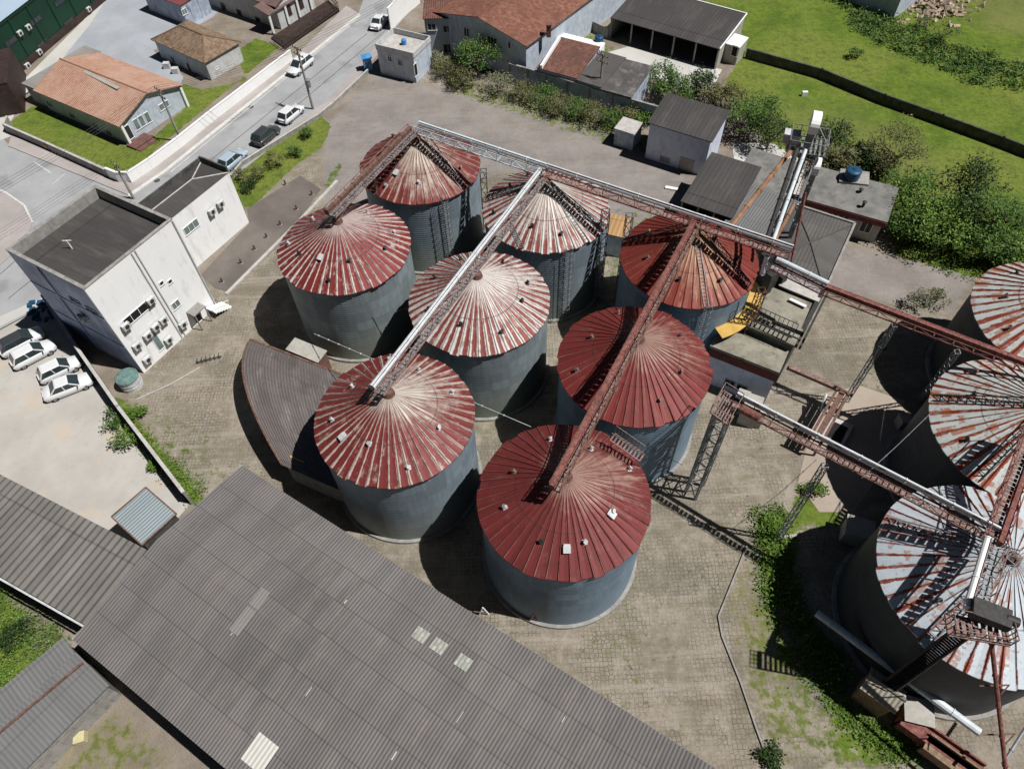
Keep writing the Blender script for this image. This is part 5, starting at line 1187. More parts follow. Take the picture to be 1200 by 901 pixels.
# one straight run over the three far silos
gallery('left stretch of the long upper conveyor with pale steel truss', P(488, 153, zG), P(637, 203.2, zG), 1, 'silver', 'silver', .9)
gallery('right stretch of the long upper conveyor with red truss', P(638, 203.5, zG), P(925, 300, zG), 1, 'silver', 'red', .9)
def apex(c, dz=.9, R=SR, H=SH, cone=CONE): return V((c.x, c.y, H + cone + dz))
s1a, s2a = apex(c_(0, 0)), apex(c_(0, 1)); dS = (s2a - s1a).normalized()
gallery('rusty red conveyor from the far left silo to the office side silo', s1a - dS * .6, s2a - dS * .3, 1, 'red', 'pinkrust', 1.1, box='rust')
s3a, s5a = apex(c_(1, -1)), apex(c_(1, 1)); dS = (s5a - s3a).normalized()
gallery('silver tube conveyor diagonally over the central striped silo', s3a - dS * .9, s5a - dS * .4, 1, 'silver', 'pinkrust', .8)
s6a, s8a = apex(c_(2, -1)), apex(c_(2, 1)); dS = (s8a - s6a).normalized()
gallery('red conveyor over the row of plain red roofed silos', s6a - dS * 1.8, s8a - dS * .4, 1, 'red', 'rust', .75, box='red')
# conveyors to the right group
r1a, r2a, r3a = [apex(c, .7, RR, RH, 3.4) for c in (rc[2], rc[1], rc[0])]
zB = 11.0
gallery('long red conveyor from machine hall to the upper right silos', P(966, 342, zB), P(1290, 466, zB), 1, 'red', 'red', .9, .5, box='red', walk=False)
gallery('short silver conveyor above the machine hall roof edge', P(905, 312, zB), P(965, 341.5, zB), 1, 'silver', 'maroon', .9, .6)
gallery('silver tube conveyor from lattice tower to the lower right silo', P(858, 472, 12.3), P(1166, 632, 12.6), 1, 'silver', 'rust', .8, tr=.2)
gallery('red conveyor descending from middle right silo to lower right silo', P(1212, 500, 12.5), P(1163, 636, 12.9), 1, 'red', 'red', 1.1, box='red')
gallery('rust conveyor head over the lower right silo with white casing', P(1166, 640, 12.9), P(1142, 722, 12.9), -1, 'white', 'pinkrust', 1.0)
# motor head
mq = P(1152, 722, 13.2); mt = thing('drive_head', 'dark motor platform at the end of the lower right conveyor', 'machine', tuple(mq))
mb = MB(); mb.box(mq + V((.2, 0, .4)), (.9, -.45, 0), (.25, .5, 0), (0, 0, .35)); mb.tube(mq + V((.9, -.3, .5)), mq + V((1.5, -.6, .5)), .3, n=12); mb.build('motor', M['dark'], mt)
mb = MB(); bx_ = [mq + V((-2.2, -.9, -.3)), mq + V((1.0, -1.6, -.3)), mq + V((1.2, -.6, -.3)), mq + V((-1.9, .3, -.3))]
for i in range(4):
    a_, b_ = bx_[i], bx_[(i + 1) % 4]; mb.bar(a_, b_, .14); mb.bar(a_ + ez * 1, b_ + ez * 1, .05); mb.bar(a_ + ez * .5, b_ + ez * .5, .04)
    for k in range(4): q = a_.lerp(b_, k / 4); mb.bar(q, q + ez, .05)
for k in range(9): mb.bar(bx_[0].lerp(bx_[1], (k + .5) / 9), bx_[3].lerp(bx_[2], (k + .5) / 9), .22, .03)
mb.build('platform', M['pinkrust'], mt)
# bracing down onto the roof / rim
def props(label, top, c, R, H, angs, m='steel', group='raking struts carrying the conveyors'):
    mb = MB()
    for a_ in angs:
        d = V((math.cos(a_), math.sin(a_), 0)); e = V((-d.y, d.x, 0)); foot = c + d * (R * .98) + ez * (H + .15)
        for k in (-.3, .3): mb.bar(top + e * k - ez * .1, foot + e * k, .07)
        n_ = 12
        for i in range(n_): q, q2 = (top - ez * .1).lerp(foot, i / n_), (top - ez * .1).lerp(foot, (i + 1) / n_); mb.bar(q + e * .3, q2 - e * .3, .045); mb.bar(q + e * .3, q - e * .3, .045)
    return tag(mb.build('raking_strut', M[m]), label, 'strut', group)
def pang(c, u, v, z=SH): q = P(u, v, z); return math.atan2(q.y - c.y, q.x - c.x)
props('lattice strut down the right side of the farthest left silo roof', K0 + e_ * .4, c_(0, 1), SR, SH, [pang(c_(0, 1), 545, 222)])
props('pair of lattice struts on the striped silo under the upper conveyor', K1, c_(1, 1), SR, SH, [pang(c_(1, 1), 697, 265), pang(c_(1, 1), 566, 232)], 'steel')
props('pair of lattice struts on the red silo beside the intake roof', K2_, c_(2, 1), SR, SH, [pang(c_(2, 1), 886, 340), pang(c_(2, 1), 731, 283)], 'dark')
props('thin struts beneath the rusty red conveyor between left silos', s1a.lerp(s2a, .45) , c_(0, 1), SR, SH, [pang(c_(0, 1), 447, 225)], 'rust')
props('thin grey struts beneath the central diagonal conveyor', s3a.lerp(s5a, .72), c_(1, 1), SR, SH, [pang(c_(1, 1), 612, 288)], 'steel')
props('long strut across the lower right silo roof', r3a, rc[0], RR, RH, [pang(rc[0], 1040, 612, RH), pang(rc[0], 1090, 745, RH)], 'steel')
props('dark struts across the middle right silo roof', r2a, rc[1], RR, RH, [pang(rc[1], 1095, 468, RH), pang(rc[1], 1150, 555, RH)], 'dark')
# side platform with grating between the two plain red silos
mb = MB(); a0, a1 = P(718, 512, 11.6), P(752, 536, 10.9); d = (a1 - a0).normalized(); n = V((-d.y, d.x, 0)).normalized()
for k in (-.35, .35): mb.bar(a0 + n * k, a1 + n * k, .07); mb.bar(a0 + n * k + ez, a1 + n * k + ez, .04)
for i in range(10): q = a0.lerp(a1, i / 9.); mb.bar(q - n * .35, q + n * .35, .12, .03); mb.bar(q + n * .35, q + n * .35 + ez, .035)
mb.bar(a0, V((a0.x, a0.y, 9.9)), .07); mb.bar(a1, V((a1.x, a1.y, 9.4)), .07)
tag(mb.build('catwalk', M['pinkrust']), 'short grating catwalk at the upper right edge of the nearest silo roof', 'catwalk')
for nm_, pa, za, pb2, zb_ in (('left silos', (352, 388), 3, (560, 338), 10.5), ('central stripes', (556, 470), 9, (470, 440), 12), ('red silos', (690, 480), 10, (800, 545), 4), ('right silos', (1010, 560), 11, (1100, 475), 10)):
    pipe('cable', 'thin slack cable running past the ' + nm_, [P(*pa, za), (P(*pa, za) + P(*pb2, zb_)) / 2 - ez * .5, P(*pb2, zb_)], .022, 'steel')
# support towers
GM = 'lattice masts holding the conveyors'
def vmast(label, u, v, ztop, w=.6, mat_='steel', zb=0):
    q = P(u, v, ztop); return mast('lattice_mast', label, (q.x, q.y, zb), (q.x, q.y, ztop), w, mat_, 1.1, .07, GM)
vmast('grey lattice mast right of the farthest left silo', 566, 200, SH + 2.2); vmast('grey lattice mast right of the striped silo', 710, 248, SH + 2.2, .7)
vmast('grey lattice mast left of the red silo near the yellow sheets', 738, 252, SH + 2.2, .6)
vmast('dark lattice mast right of the red silo at the intake roof', 893, 340, SH + 1, .6, 'rust')
tw = thing('lattice_tower', 'open four legged steel tower at the start of the lower conveyor', 'tower', tuple(P(805, 585)))
mb = MB(); tl = [P(u_, v_, 12.2) for u_, v_ in ((838, 482), (852, 492), (862, 474), (848, 465))]
for i in range(4):
    a_ = tl[i]; b_ = tl[(i + 1) % 4]; mb.bar(V((a_.x, a_.y, 0)), a_, .2)
    for k in range(7): z0, z1 = 12.2 * k / 7, 12.2 * (k + 1) / 7; mb.bar(V((a_.x, a_.y, z1)), V((b_.x, b_.y, z1)), .08); mb.bar(V((a_.x, a_.y, z0)), V((b_.x, b_.y, z1)), .06)
mb.build('frame', M['steel'], tw)
mb = MB(); tc = sum(tl, V()) / 4
for i in range(4): 
    a_, b_ = tl[i], tl[(i + 1) % 4]; a2, b2_ = tc + (a_ - tc) * 1.5 + ez * .1, tc + (b_ - tc) * 1.5 + ez * .1; mb.bar(a2, b2_, .12); mb.bar(a2 + ez, b2_ + ez, .05); mb.bar(a2, a2 + ez, .05)
for k in range(8): a2, b2_ = tl[0].lerp(tl[1], k / 7), tl[3].lerp(tl[2], k / 7); mb.bar(tc + (a2 - tc) * 1.5 + ez * .12, tc + (b2_ - tc) * 1.5 + ez * .12, .1, .03)
mb.build('platform', M['pinkrust'], tw)
def post(label, u, v, z, u0=None, v0=None, r=.13, m='steel', w=.35):
    q = P(u, v, z); base = P(u0, v0) if u0 else V((q.x, q.y, 0)); return mast('lattice_mast', label, base, q, w, m, 1.3, .06, GM)
post('single post holding the long red conveyor', 1048, 381, 10.9, 991, 470)
post('single post holding the silver tube conveyor midway', 967, 545, 12.0, 911, 632)
post('thin post under the long red conveyor beside middle right silo', 1122, 412, 10.9, 1078, 470)
# bucket elevators
def elevator(label, ub, vb, zt, w, head='white', legm='steel'):
    q = P(ub, vb, zt); base = V((q.x, q.y, 0)); root = thing('bucket_elevator', label, 'grain elevator', tuple(base), 'tall bucket elevators'); d = V((.35, .94, 0)).normalized(); n = V((d.y, -d.x, 0))
    mb = MB()
    for k in (-1, 1): mb.box(base + d * .42 * k * w + ez * zt / 2, d * .18 * w, n * .2 * w, ez * zt / 2)
    for i in range(int(zt / 2.2)): mb.box(base + ez * (2.2 * i + 1), d * .66 * w, n * .24 * w, ez * .04)
    mb.build('leg_casing', M[legm], root)
    mb = MB(); mb.box(base + ez * (zt + .35), d * .85 * w, n * .3 * w, ez * .35)
    pts = [base + ez * (zt + .7) + d * .85 * w * math.cos(a) + ez * .55 * w * math.sin(a) for a in [PI * i / 8 for i in range(9)]]
    for a_, b_ in zip(pts, pts[1:]): mb.face([a_ - n * .3 * w, a_ + n * .3 * w, b_ + n * .3 * w, b_ - n * .3 * w][::-1])
    for k in (-1, 1): f = [p + n * .3 * w * k for p in pts]; mb.face(f if k < 0 else f[::-1])
    mb.build('head', M[head], root)
    return root, base, d, n
e1_, b1_, d1_, n1_ = elevator('taller bucket elevator with white head above the trees', 953, 150, 17.2, 1.25)
e2_, b2__, d2_, n2_ = elevator('shorter bucket elevator with white head beside the workshop', 955, 200, 13.5, .9)
mb = MB(); z0 = 15.4
cpl = [b1_ + d1_ * i * 1.3 + n1_ * j * 1.6 + ez * z0 for i, j in ((-1, -1), (1, -1), (1, 1), (-1, 1))]
for i in range(4):
    a_, b_ = cpl[i], cpl[(i + 1) % 4]; mb.bar(a_, b_, .1); mb.bar(a_ + ez * 1.1, b_ + ez * 1.1, .06); mb.bar(a_ + ez * .55, b_ + ez * .55, .04)
    for k in range(4): q = a_.lerp(b_, k / 4); mb.bar(q, q + ez * 1.1, .05)
for k in range(9): mb.bar(cpl[0].lerp(cpl[3], k / 8.), cpl[1].lerp(cpl[2], k / 8.), .2, .03)
for a_ in (cpl[2], cpl[3]): mb.bar(a_ + ez * 1.1, b1_ + ez * 18, .05)
mb.build('platform', M['steel'], e1_)
mb = MB(); q = b1_ - n1_ * 1.5 + ez * 16.0; mb.box(q, d1_ * .5, n1_ * .7, ez * .45); mb.tube(q - ez * 1.6, q - ez * .4, .1, .5, 8); mb.build('hopper', M['offwhite'], e1_)
mb = MB(); mb.bar(b1_ + n1_ * .6 + ez * .5, b1_ + n1_ * .6 + ez * 16.5, .05); mb.bar(b1_ + n1_ * .95 + ez * .5, b1_ + n1_ * .95 + ez * 16.5, .05)
for i in range(50): mb.bar(b1_ + n1_ * .6 + ez * (.6 + .32 * i), b1_ + n1_ * .95 + ez * (.6 + .32 * i), .03)
mb.build('ladder', M['silver'], e1_)
# spouts
pipe('grain_spout', 'long orange rusted spout from the elevator head down to the conveyor', [P(926, 178, 15.5), P(856, 266, 14.0)], .2, 'orange')
pipe('grain_spout', 'short orange spout over the elevator house roof', [P(930, 240, 13.5), P(905, 288, 12.0)], .16, 'orange')
pipe('grain_spout', 'thin red standpipe beside the machine hall', [P(944, 226, 12.6), P(926, 314, 6.4)], .12, 'red')
pipe('grain_spout', 'white spout below the end of the long upper conveyor', [P(899, 300, 13.2), P(893, 322, 11.5)], .2, 'white')
pipe('steel_beam', 'dark twin beam from elevator head to the conveyor end', [P(944, 176, 16.5), P(906, 282, 13.9)], .16, 'silver')
pipe('steel_beam', 'dark lower beam beside the tall elevator', [P(934, 175, 16.5), P(898, 282, 13.9)], .2, 'dark')
pipe('grain_pipe', 'long blue white pipe sloping past the lower right silo', [P(957, 718, 2.6), P(1148, 858, 2.9)], .28, 'silver')
pipe('grain_spout', 'long thin red pipe falling from the motor platform', [P(1160, 735, 12.9), P(1180, 915, 4.5)], .13, 'red')
pipe('brace_pipe', 'grey brace pipe in the bottom right corner', [P(1175, 895, 4.5), P(1210, 840, 4.5)], .1, 'steel')
mb = MB()
for u_, v_, z_ in ((1166, 805, 9.4), (1173, 862, 6.6)):
    q = P(u_, v_, z_); mb.bar(q + V((-.9, .1, 0)), q + V((.9, .1, 0)), .08); mb.bar(q + V((.9, .1, 0)), q + V((.2, -.5, -.6)), .06)
tag(mb.build('pipe_bracket', M['rust']), 'cross brackets on the thin red falling pipe', 'bracket')
# stair from platform down to hut
sa, sb = P(1138, 733, 12.5), P(1040, 806, 3.2); ds = (sb - sa); nb_ = V((-ds.y, ds.x, 0)).normalized(); mb = MB()
for k in (-.4, .4): mb.bar(sa + nb_ * k, sb + nb_ * k, .14); mb.bar(sa + nb_ * k + ez, sb + nb_ * k + ez, .05)
for i in range(42): q = sa.lerp(sb, i / 41); mb.bar(q - nb_ * .4, q + nb_ * .4, .16, .03)
for i in range(11): q = sa.lerp(sb, i / 10); mb.bar(q + nb_ * .4, q + nb_ * .4 + ez, .04); mb.bar(q - nb_ * .4, q - nb_ * .4 + ez, .04)
tag(mb.build('steel_stair', M['dark']), 'dark steel stair from the motor platform down to the tan roofed hut', 'stairs')
h30, i30 = house('pump_hut', 'hut with tan ribbed gable roof at the foot of the lower right silo', 'hut', [(1006, 803), (1049, 838), (1064, 806), (1022, 786)], 2.8, 3.5, 'gable', M['mt_tan'], M['wood'], .2)
h31, i31 = house('brick_store', 'low brown roofed store behind the tan roofed hut', 'building', [(1057, 842), (1100, 855), (1090, 820), (1062, 815)], 2.0, 2.1, 'mono', M['plaster'], M['terrace'], .1)
for k, (a_, b_, m_) in enumerate((((1058, 840), (1150, 905), 'red'), ((1085, 868), (1150, 915), 'wood'))):
    mb = MB(); q0, q1 = P(*a_, 1.6), P(*b_, 1.6); d = (q1 - q0).normalized(); n = V((-d.y, d.x, 0))
    mb.box((q0 + q1) / 2, (q1 - q0) / 2, n * .5, ez * .08); mb.box((q0 + q1) / 2 - n * .5 - ez * .4, (q1 - q0) / 2, n * .08, ez * .5); mb.box((q0 + q1) / 2 + n * .5 + ez * .2, (q1 - q0) / 2, n * .06, ez * .2)
    for j in range(5): q = q0.lerp(q1, j / 4); mb.bar(V((q.x, q.y, 0)), q, .16)
    tag(mb.build('trough', M[m_]), ('red and grey trough running to the bottom edge beside the hut', 'brown timber trough nearest the bottom right corner')[k], 'trough')
q = P(1008, 618, 1.8); mb = MB(); mb.box(q - ez * .9, (.9, -.35, 0), (.3, .7, 0), (0, 0, .9)); mb.box(q + ez * .05, (1.0, -.4, 0), (.35, .8, 0), (0, 0, .05)); tag(mb.build('control_box', M['plaster']), 'tan box between the two lower striped silos', 'box')
mb = MB(); q = P(1061, 490, 1.2); mb.box(q - ez * .6, (.4, 0, 0), (0, .5, 0), (0, 0, .6)); mb.box(q + ez * .05, (.45, 0, 0), (0, .55, 0), (0, 0, .05)); tag(mb.build('control_box', M['plaster']), 'small tan box in the shadow left of the middle striped silo', 'box')
# loading frame in the yard
fr_ = thing('loading_frame', 'low rusty steel loading frame over a pit in the yard', 'frame', tuple(P(970, 490)))
mb = MB(); a0, a1 = P(988, 458, 2.6), P(958, 512, 2.6); d = (a1 - a0).normalized(); n = V((-d.y, d.x, 0))
for k in (-.5, .5):
    mb.bar(a0 + n * k, a1 + n * k, .22, .3)
    for s_ in (0, 1): q = a0.lerp(a1, s_) + n * k; mb.bar(V((q.x, q.y, 0)), q, .16)
mb.bar(a0 - n * .9, a0 + n * .9, .2, .25); mb.bar(a1 - n * .9, a1 + n * .9, .2, .25); mb.box((a0 + a1) / 2, (a1 - a0) / 2, n * .25, ez * .05); mb.build('beam', M['rust'], fr_)
mb = MB(); pq = [P(975, 490), P(1000, 500), P(985, 528), P(960, 515)]; mb.prism([(p.x, p.y) for p in pq], .0, .25); mb.build('pit_edge', M['conclight'], fr_)
mb = MB(); pq = [P(977, 496), P(993, 503), P(984, 521), P(967, 513)]; mb.prism([(p.x, p.y) for p in pq], .2, .262); mb.build('pit_grate', M['black'], fr_)
mb = MB(); mb.bar(P(925, 430, .15), P(985, 456, .15), .5, .3); tag(mb.build('concrete_beam', M['pinkrust']), 'pinkish brown beam lying between intake building and loading frame', 'beam')
pipe('white_pipe', 'short white pipe leaning beside the loading frame', [P(963, 482, 1.8), P(968, 462, 2.2)], .14, 'offwhite')
pipe('white_pipe', 'pale pipe lying at the foot of the steel post', [P(914, 630, .2), P(933, 627, .2)], .15, 'conclight')
pipe('thin_rod', 'thin white rod hanging by the middle right silo shadow', [P(1037, 480, 5), P(1031, 518, .3)], .035, 'white')
# platforms near intake
mb = MB(); a0, a1 = P(872, 366, 6.8), P(930, 392, 6.8); d = (a1 - a0).normalized(); n = V((-d.y, d.x, 0))
for k in (-.45, .45): mb.bar(a0 + n * k, a1 + n * k, .09); mb.bar(a0 + n * k + ez * .9, a1 + n * k + ez * .9, .05)
for i in range(12): q = a0.lerp(a1, i / 11.); mb.bar(q - n * .45, q + n * .45, .1, .04); mb.bar(q + n * .45, q + n * .45 + ez * .9, .04)
tag(mb.build('catwalk', M['dark']), 'dark catwalk crossing the intake building roofs', 'catwalk')
mb = MB(); a0, a1 = P(932, 405, 5.8), P(966, 338, 6.5)
mb.bar(a0, a1, .4, .5); mb.bar(a0 + V((.5, 0, -.4)), a1 + V((.5, 0, -.4)), .2, .3); tag(mb.build('side_beam', M['dark']), 'heavy dark beam along the right side of the intake roofs', 'beam')
h32, i32 = house('upper_deck', 'narrow pale roof strip just below the silver short conveyor', 'roof', [(912, 334), (960, 354), (966, 342), (920, 324)], 6.6, 6.62, 'mono', M['conclight'], M['concdark'], .1)
mb = MB(); q = P(935, 355, 6.5); mb.box(q, (.6, -.5, 0), (.1, .1, 0), (0, 0, .06)); tag(mb.build('loose_board', M['white']), 'loose white panel lying on the upper intake roof', 'panel')
mb = MB(); rr = random.Random(8)
for i in range(9):
    q = P(905 + rr.uniform(-12, 14), 322 + rr.uniform(-12, 14), 7); s_ = rr.uniform(.25, .6); mb.box(q - ez * 3, (s_, .2, 0), (-.2, s_, 0), (0, 0, 3.2 + rr.uniform(0, 2)))
tag(mb.build('machinery_block', M['dark']), 'jumble of dark cleaning machinery at the upper conveyor end', 'machine')
mb = MB()
for q, s_ in ((P(884, 470, 3), 1.1), (P(872, 462, 2.4), .8), (P(893, 478, 2.5), .7)): mb.box(q - ez * (q.z / 2), (s_ * .6, -s_ * .3, 0), (s_ * .3, s_ * .6, 0), (0, 0, q.z / 2))
tag(mb.build('machinery_block', M['plaster']), 'tan machinery beside the lattice tower below the intake wall', 'machine')
pipe('maroon_pipe', 'short red pipe where the lower silver conveyor starts', [P(868, 478, 12.9), P(890, 490, 12.9)], .32, 'red')
# rusty orange sheet roofs between silos
h33, i33 = house('rusty_canopy', 'small canopy of rusty orange sheets between two silos', 'canopy', [(708, 272), (735, 281), (738, 258), (714, 250)], 3.0, 3.2, 'mono', M['mt_rustor'], M['bluegrey'], .1)
# road rollers? bollards along the access lane
bp = None
for k, (u_, v_) in enumerate(((261, 331), (283, 309), (299, 293), (313, 279), (329, 264), (348, 246), (366, 229), (335, 217))):
    q = P(u_, v_)
    if bp is None:
        bp = thing('bollard', 'bollard on the dark access lane', 'bollard', tuple(q)); mb = MB(); mb.tube(q, q + ez * .7, .12, .1, 10); mb.dome(q + ez * .7, .1, .06, 10, 2); mb.build('shaft', M['rust'], bp); mb = MB(); mb.tube(q, q + ez * .1, .22, .2, 10); mb.build('foot', M['conc'], bp); o = bp
        o['group'] = 'bollards along the access lane'
    else: o = copy_thing(bp, tuple(q), .3 * k, '', 'bollards along the access lane')
    o['label'] = ['bollard on the access lane nearest the office corner', 'second bollard from the office on the access lane', 'third bollard from the office on the access lane', 'fourth bollard from the office on the access lane', 'fifth bollard from the office on the access lane', 'sixth bollard from the office on the access lane', 'bollard at the far end of the access lane row', 'lone bollard on the street side of the access lane'][k]
# kerb line bottom
mb = MB(); kp = [P(u_, v_, .06) for u_, v_ in ((875, 640), (842, 722), (846, 745), (868, 800), (885, 850), (905, 905))]
for a_, b_ in zip(kp, kp[1:]): mb.bar(a_, b_, .11, .18)
tag(mb.build('kerbstones', M['conc']), 'thin pale kerb line curving down to the bottom edge', 'kerb')
mb = MB(); kp = [P(u_, v_, .06) for u_, v_ in ((265, 345), (320, 290), (352, 258), (395, 212))]
for a_, b_ in zip(kp, kp[1:]): mb.bar(a_, b_, .35, .2)
tag(mb.build('kerbstones', M['conclight']), 'pale kerb line between access lane and yard', 'kerb')
# trestles in front of silo, debris
def trestle(label, u, v, m):
    q = P(u, v); mb = MB(); mb.bar(q + V((-.35, 0, 0)), q + V((0, 0, 1.6)), .08); mb.bar(q + V((.4, 0, 0)), q + V((0, 0, 1.6)), .08); mb.bar(q + V((-.17, 0, .8)), q + V((.2, 0, .8)), .06); tag(mb.build('trestle', M[m]), label, 'trestle')
trestle('white trestle by the warehouse edge in front of the nearest silo', 567, 720, 'white'); trestle('rusty red trestle leaning on the nearest silo wall', 625, 728, 'red')
mb = MB(); q = P(244, 425, .15)
for i in range(6): mb.bar(q + V((-1 + .4 * i, -.1 + .12 * i, .0)), q + V((-1.1 + .4 * i, .35 + .12 * i, .3)), .06)
mb.bar(q + V((-1.2, 0, .1)), q + V((1.2, .7, .1)), .08); tag(mb.build('bike_rack', M['dark']), 'dark metal rack standing on the pavers', 'rack')
pipe('hose', 'thin pale hose across the pavers left of the vaulted shed', [P(160, 468, .05), P(200, 450, .05), P(235, 430, .05)], .04, 'offwhite')
pipe('cable', 'taut cable between the central and the nearest silo', [P(552, 470, 8.5), P(622, 500, 9.8)], .025, 'silver')
pipe('cable', 'thin cable from vaulted shed to cream ribbed silo', [P(368, 391, 4), P(438, 421, 9.8)], .03, 'silver')

# ------------------------------------------------------------------ poles and wires
def pole(label, ub, vb, h, arms=True, trafo=False, lean=(0, 0)):
    q = P(ub, vb); root = thing('power_pole', label, 'power pole', tuple(q), 'street power poles'); t_ = q + V((lean[0], lean[1], h))
    mb = MB(); mb.tube(q, t_, .17, .11, 10); mb.build('shaft', M['conc'], root)
    d = V((.66, .75, 0)); n = V((.75, -.66, 0))
    if arms:
        for zz in (.25, 1.1):
            mb = MB(); c2 = q.lerp(t_, (h - zz) / h); mb.bar(c2 - n * .9, c2 + n * .9, .11); ar = mb.build('crossarm', M['wood'], root); mb = MB()
            for k in (-.8, -.3, .3, .8): mb.tube(c2 + n * k + ez * .06, c2 + n * k + ez * .24, .05, n=6)
            mb.build('insulator', M['dark'], ar)
    if trafo:
        mb = MB(); c2 = q + ez * (h * .45) + n * .4; mb.tube(c2 - ez * .5, c2 + ez * .5, .32, n=14); mb.dome(c2 + ez * .5, .32, .1, 14, 2); mb.build('transformer', M['steel'], root)
    return t_
pt = [pole('concrete power pole beside the white wall near the orange bungalow', 213, 166, 7.4), pole('tall power pole with transformer beside the white hatchback', 367, 128, 8.6, True, True), pole('short power pole behind the white office block', 157, 233, 5)]
pole('thin utility pole rising behind the blue wall among the lean-tos', 702, 118, 6.5, True)
mb = MB(); a2 = P(450, 15, 8.6)
def wire(a_, b_, sag=.6):
    pts = [a_.lerp(b_, i / 12) - ez * sag * (1 - (2 * i / 12 - 1) ** 2) for i in range(13)]; mb.path(pts, .018, 4)
n = V((.75, -.66, 0))
far = V((pt[1].x + 22, pt[1].y + 26, 8.6))
near = V((pt[2].x - 18, pt[2].y - 18, 7.5))
for k in (-.8, -.3, .3, .8):
    wire(pt[1] + n * k, far + n * k); wire(pt[0] + n * k, pt[1] + n * k); wire(pt[0] + n * k, near + n * k)
tag(mb.build('power_line', M['dark']), 'overhead wires strung along the street between the poles', 'power line')

# ------------------------------------------------------------------ cars
def carmesh(label, paint, u, v, ang_, L=4.2, Wd=1.75, Hh=1.5, kind='hatch', group='cars', roofm=None):
    q = P(u, v, .5); root = thing('parked_car', label, 'car', (q.x, q.y, 0), group); o_ = V((q.x, q.y, 0))
    X = lambda x, y, z: o_ + V((x, y, z))
    hw = Wd / 2
    nose = .26 if kind != 'suv' else .24
    st_ = [(-L / 2, .45, .78, .80), (-L / 2 + .12, .30, .88, .93), (-L * .36, .22, .95, 1.0), (-L * .1, .2, .93, 1.0), (L * .14, .2, .92, 1.0), (L * .3, .22, .86, .99), (L / 2 - .18, .28, .74, .90), (L / 2, .42, .62, .74)]
    if kind == 'suv': st_ = [(a, b2 + .06, c + .1, d) for a, b2, c, d in st_]
    mb = MB(); rings = []
    for x, z0, z1, wf in st_:
        w = hw * wf; rings.append([X(x, -w * .92, z0), X(x, -w, (z0 + z1) / 2 - .05), X(x, -w * .97, z1 - .08), X(x, -w * .86, z1), X(x, 0, z1 + .03), X(x, w * .86, z1), X(x, w * .97, z1 - .08), X(x, w, (z0 + z1) / 2 - .05), X(x, w * .92, z0)])
    for a_, b_ in zip(rings, rings[1:]):
        for i in range(8): mb.face([a_[i], a_[i + 1], b_[i + 1], b_[i]])
        mb.face([a_[8], a_[0], b_[0], b_[8]])
    mb.face(rings[0]); mb.face(rings[-1][::-1])
    body = mb.build('body', paint, root, smooth=True)
    bz = .93 + (.1 if kind == 'suv' else 0)
    if kind == 'sedan': g = (-L * .34, -L * .2, L * .08, L * .25)
    elif kind == 'pickup': g = (-L * .05, 0, L * .16, L * .27)
    else: g = (-L * .46, -L * .36, L * .08, L * .26)
    wt_, wb2 = hw * .74, hw * .88
    T = [X(g[1], -wt_, Hh), X(g[2], -wt_, Hh), X(g[2], wt_, Hh), X(g[1], wt_, Hh)]; Bq = [X(g[0], -wb2, bz), X(g[3], -wb2, bz - .04), X(g[3], wb2, bz - .04), X(g[0], wb2, bz)]
    mb = MB(); gl = M['glass']
    mb.face([Bq[1], Bq[2], T[2], T[1]]); mb.build('windscreen', gl, root)
    mb = MB(); mb.face([Bq[3], Bq[0], T[0], T[3]]); mb.build('rear_window', gl, root)
    for f in ([Bq[0], Bq[1], T[1], T[0]], [Bq[2], Bq[3], T[3], T[2]]): mb = MB(); mb.face(f); mb.build('side_window', gl, root)
    mb = MB(); mb.face([T[0] + ez * .0, T[1], T[2], T[3]]); c4_ = sum(T, V()) / 4
    tt = [c4_ + (p - c4_) * .8 + ez * .05 for p in T]; mb = MB(); mb.face(tt)
    for i in range(4): mb.face([T[i], T[(i + 1) % 4], tt[(i + 1) % 4], tt[i]])
    for a_, b_ in ((Bq[0], T[0]), (Bq[1], T[1]), (Bq[2], T[2]), (Bq[3], T[3])): mb.bar(a_, b_, .09)
    for sgn in (0, 1):
        p0, p1 = (Bq[0].lerp(Bq[1], .5), T[0].lerp(T[1], .52)) if sgn == 0 else (Bq[3].lerp(Bq[2], .5), T[3].lerp(T[2], .52)); mb.bar(p0, p1, .07)
    mb.build('cabin_roof', roofm or paint, root)
    for sx in (-.31, .31):
        for sy in (-1, 1):
            mb = MB(); c2 = X(L * sx, sy * (hw - .13), .31); mb.tube(c2 - V((0, .11, 0)), c2 + V((0, .11, 0)), .31, n=18); w_ = mb.build('wheel', M['black'], root)
            mb = MB(); mb.tube(c2 - V((0, .125, 0)), c2 + V((0, .125, 0)), .19, n=12); mb.build('rim', M['steel'], w_)
    for sy in (-1, 1):
        mb = MB(); mb.box(X(L / 2 - .12, sy * hw * .66, .66 + (.1 if kind == 'suv' else 0)), (.1, -sy * .05, 0), (0, .16, 0), (0, 0, .06)); mb.build('headlight', M['silver'], root)
        mb = MB(); mb.box(X(-L / 2 + .06, sy * hw * .68, .78), (.05, 0, 0), (0, .12, 0), (0, 0, .09)); mb.build('taillight', M['red'], root)
        mb = MB(); mb.box(X(L * .2, sy * (hw + .07), bz + .02), (.05, 0, 0), (0, .09, 0), (0, 0, .06)); mb.build('mirror', M['dark'], root)
    mb = MB(); mb.box(X(L / 2 + .005, 0, .42), (.03, 0, 0), (0, hw * .5, 0), (0, 0, .07)); mb.build('grille', M['dark'], root)
    root.rotation_euler = (0, 0, ang_)
    return root
def paintm(name, col): t = NT(name); t.b.inputs['Coat Weight'].default_value = .5; t.b.inputs['Coat Roughness'].default_value = .1; return t.out(col, .35, .1, spec=.5)
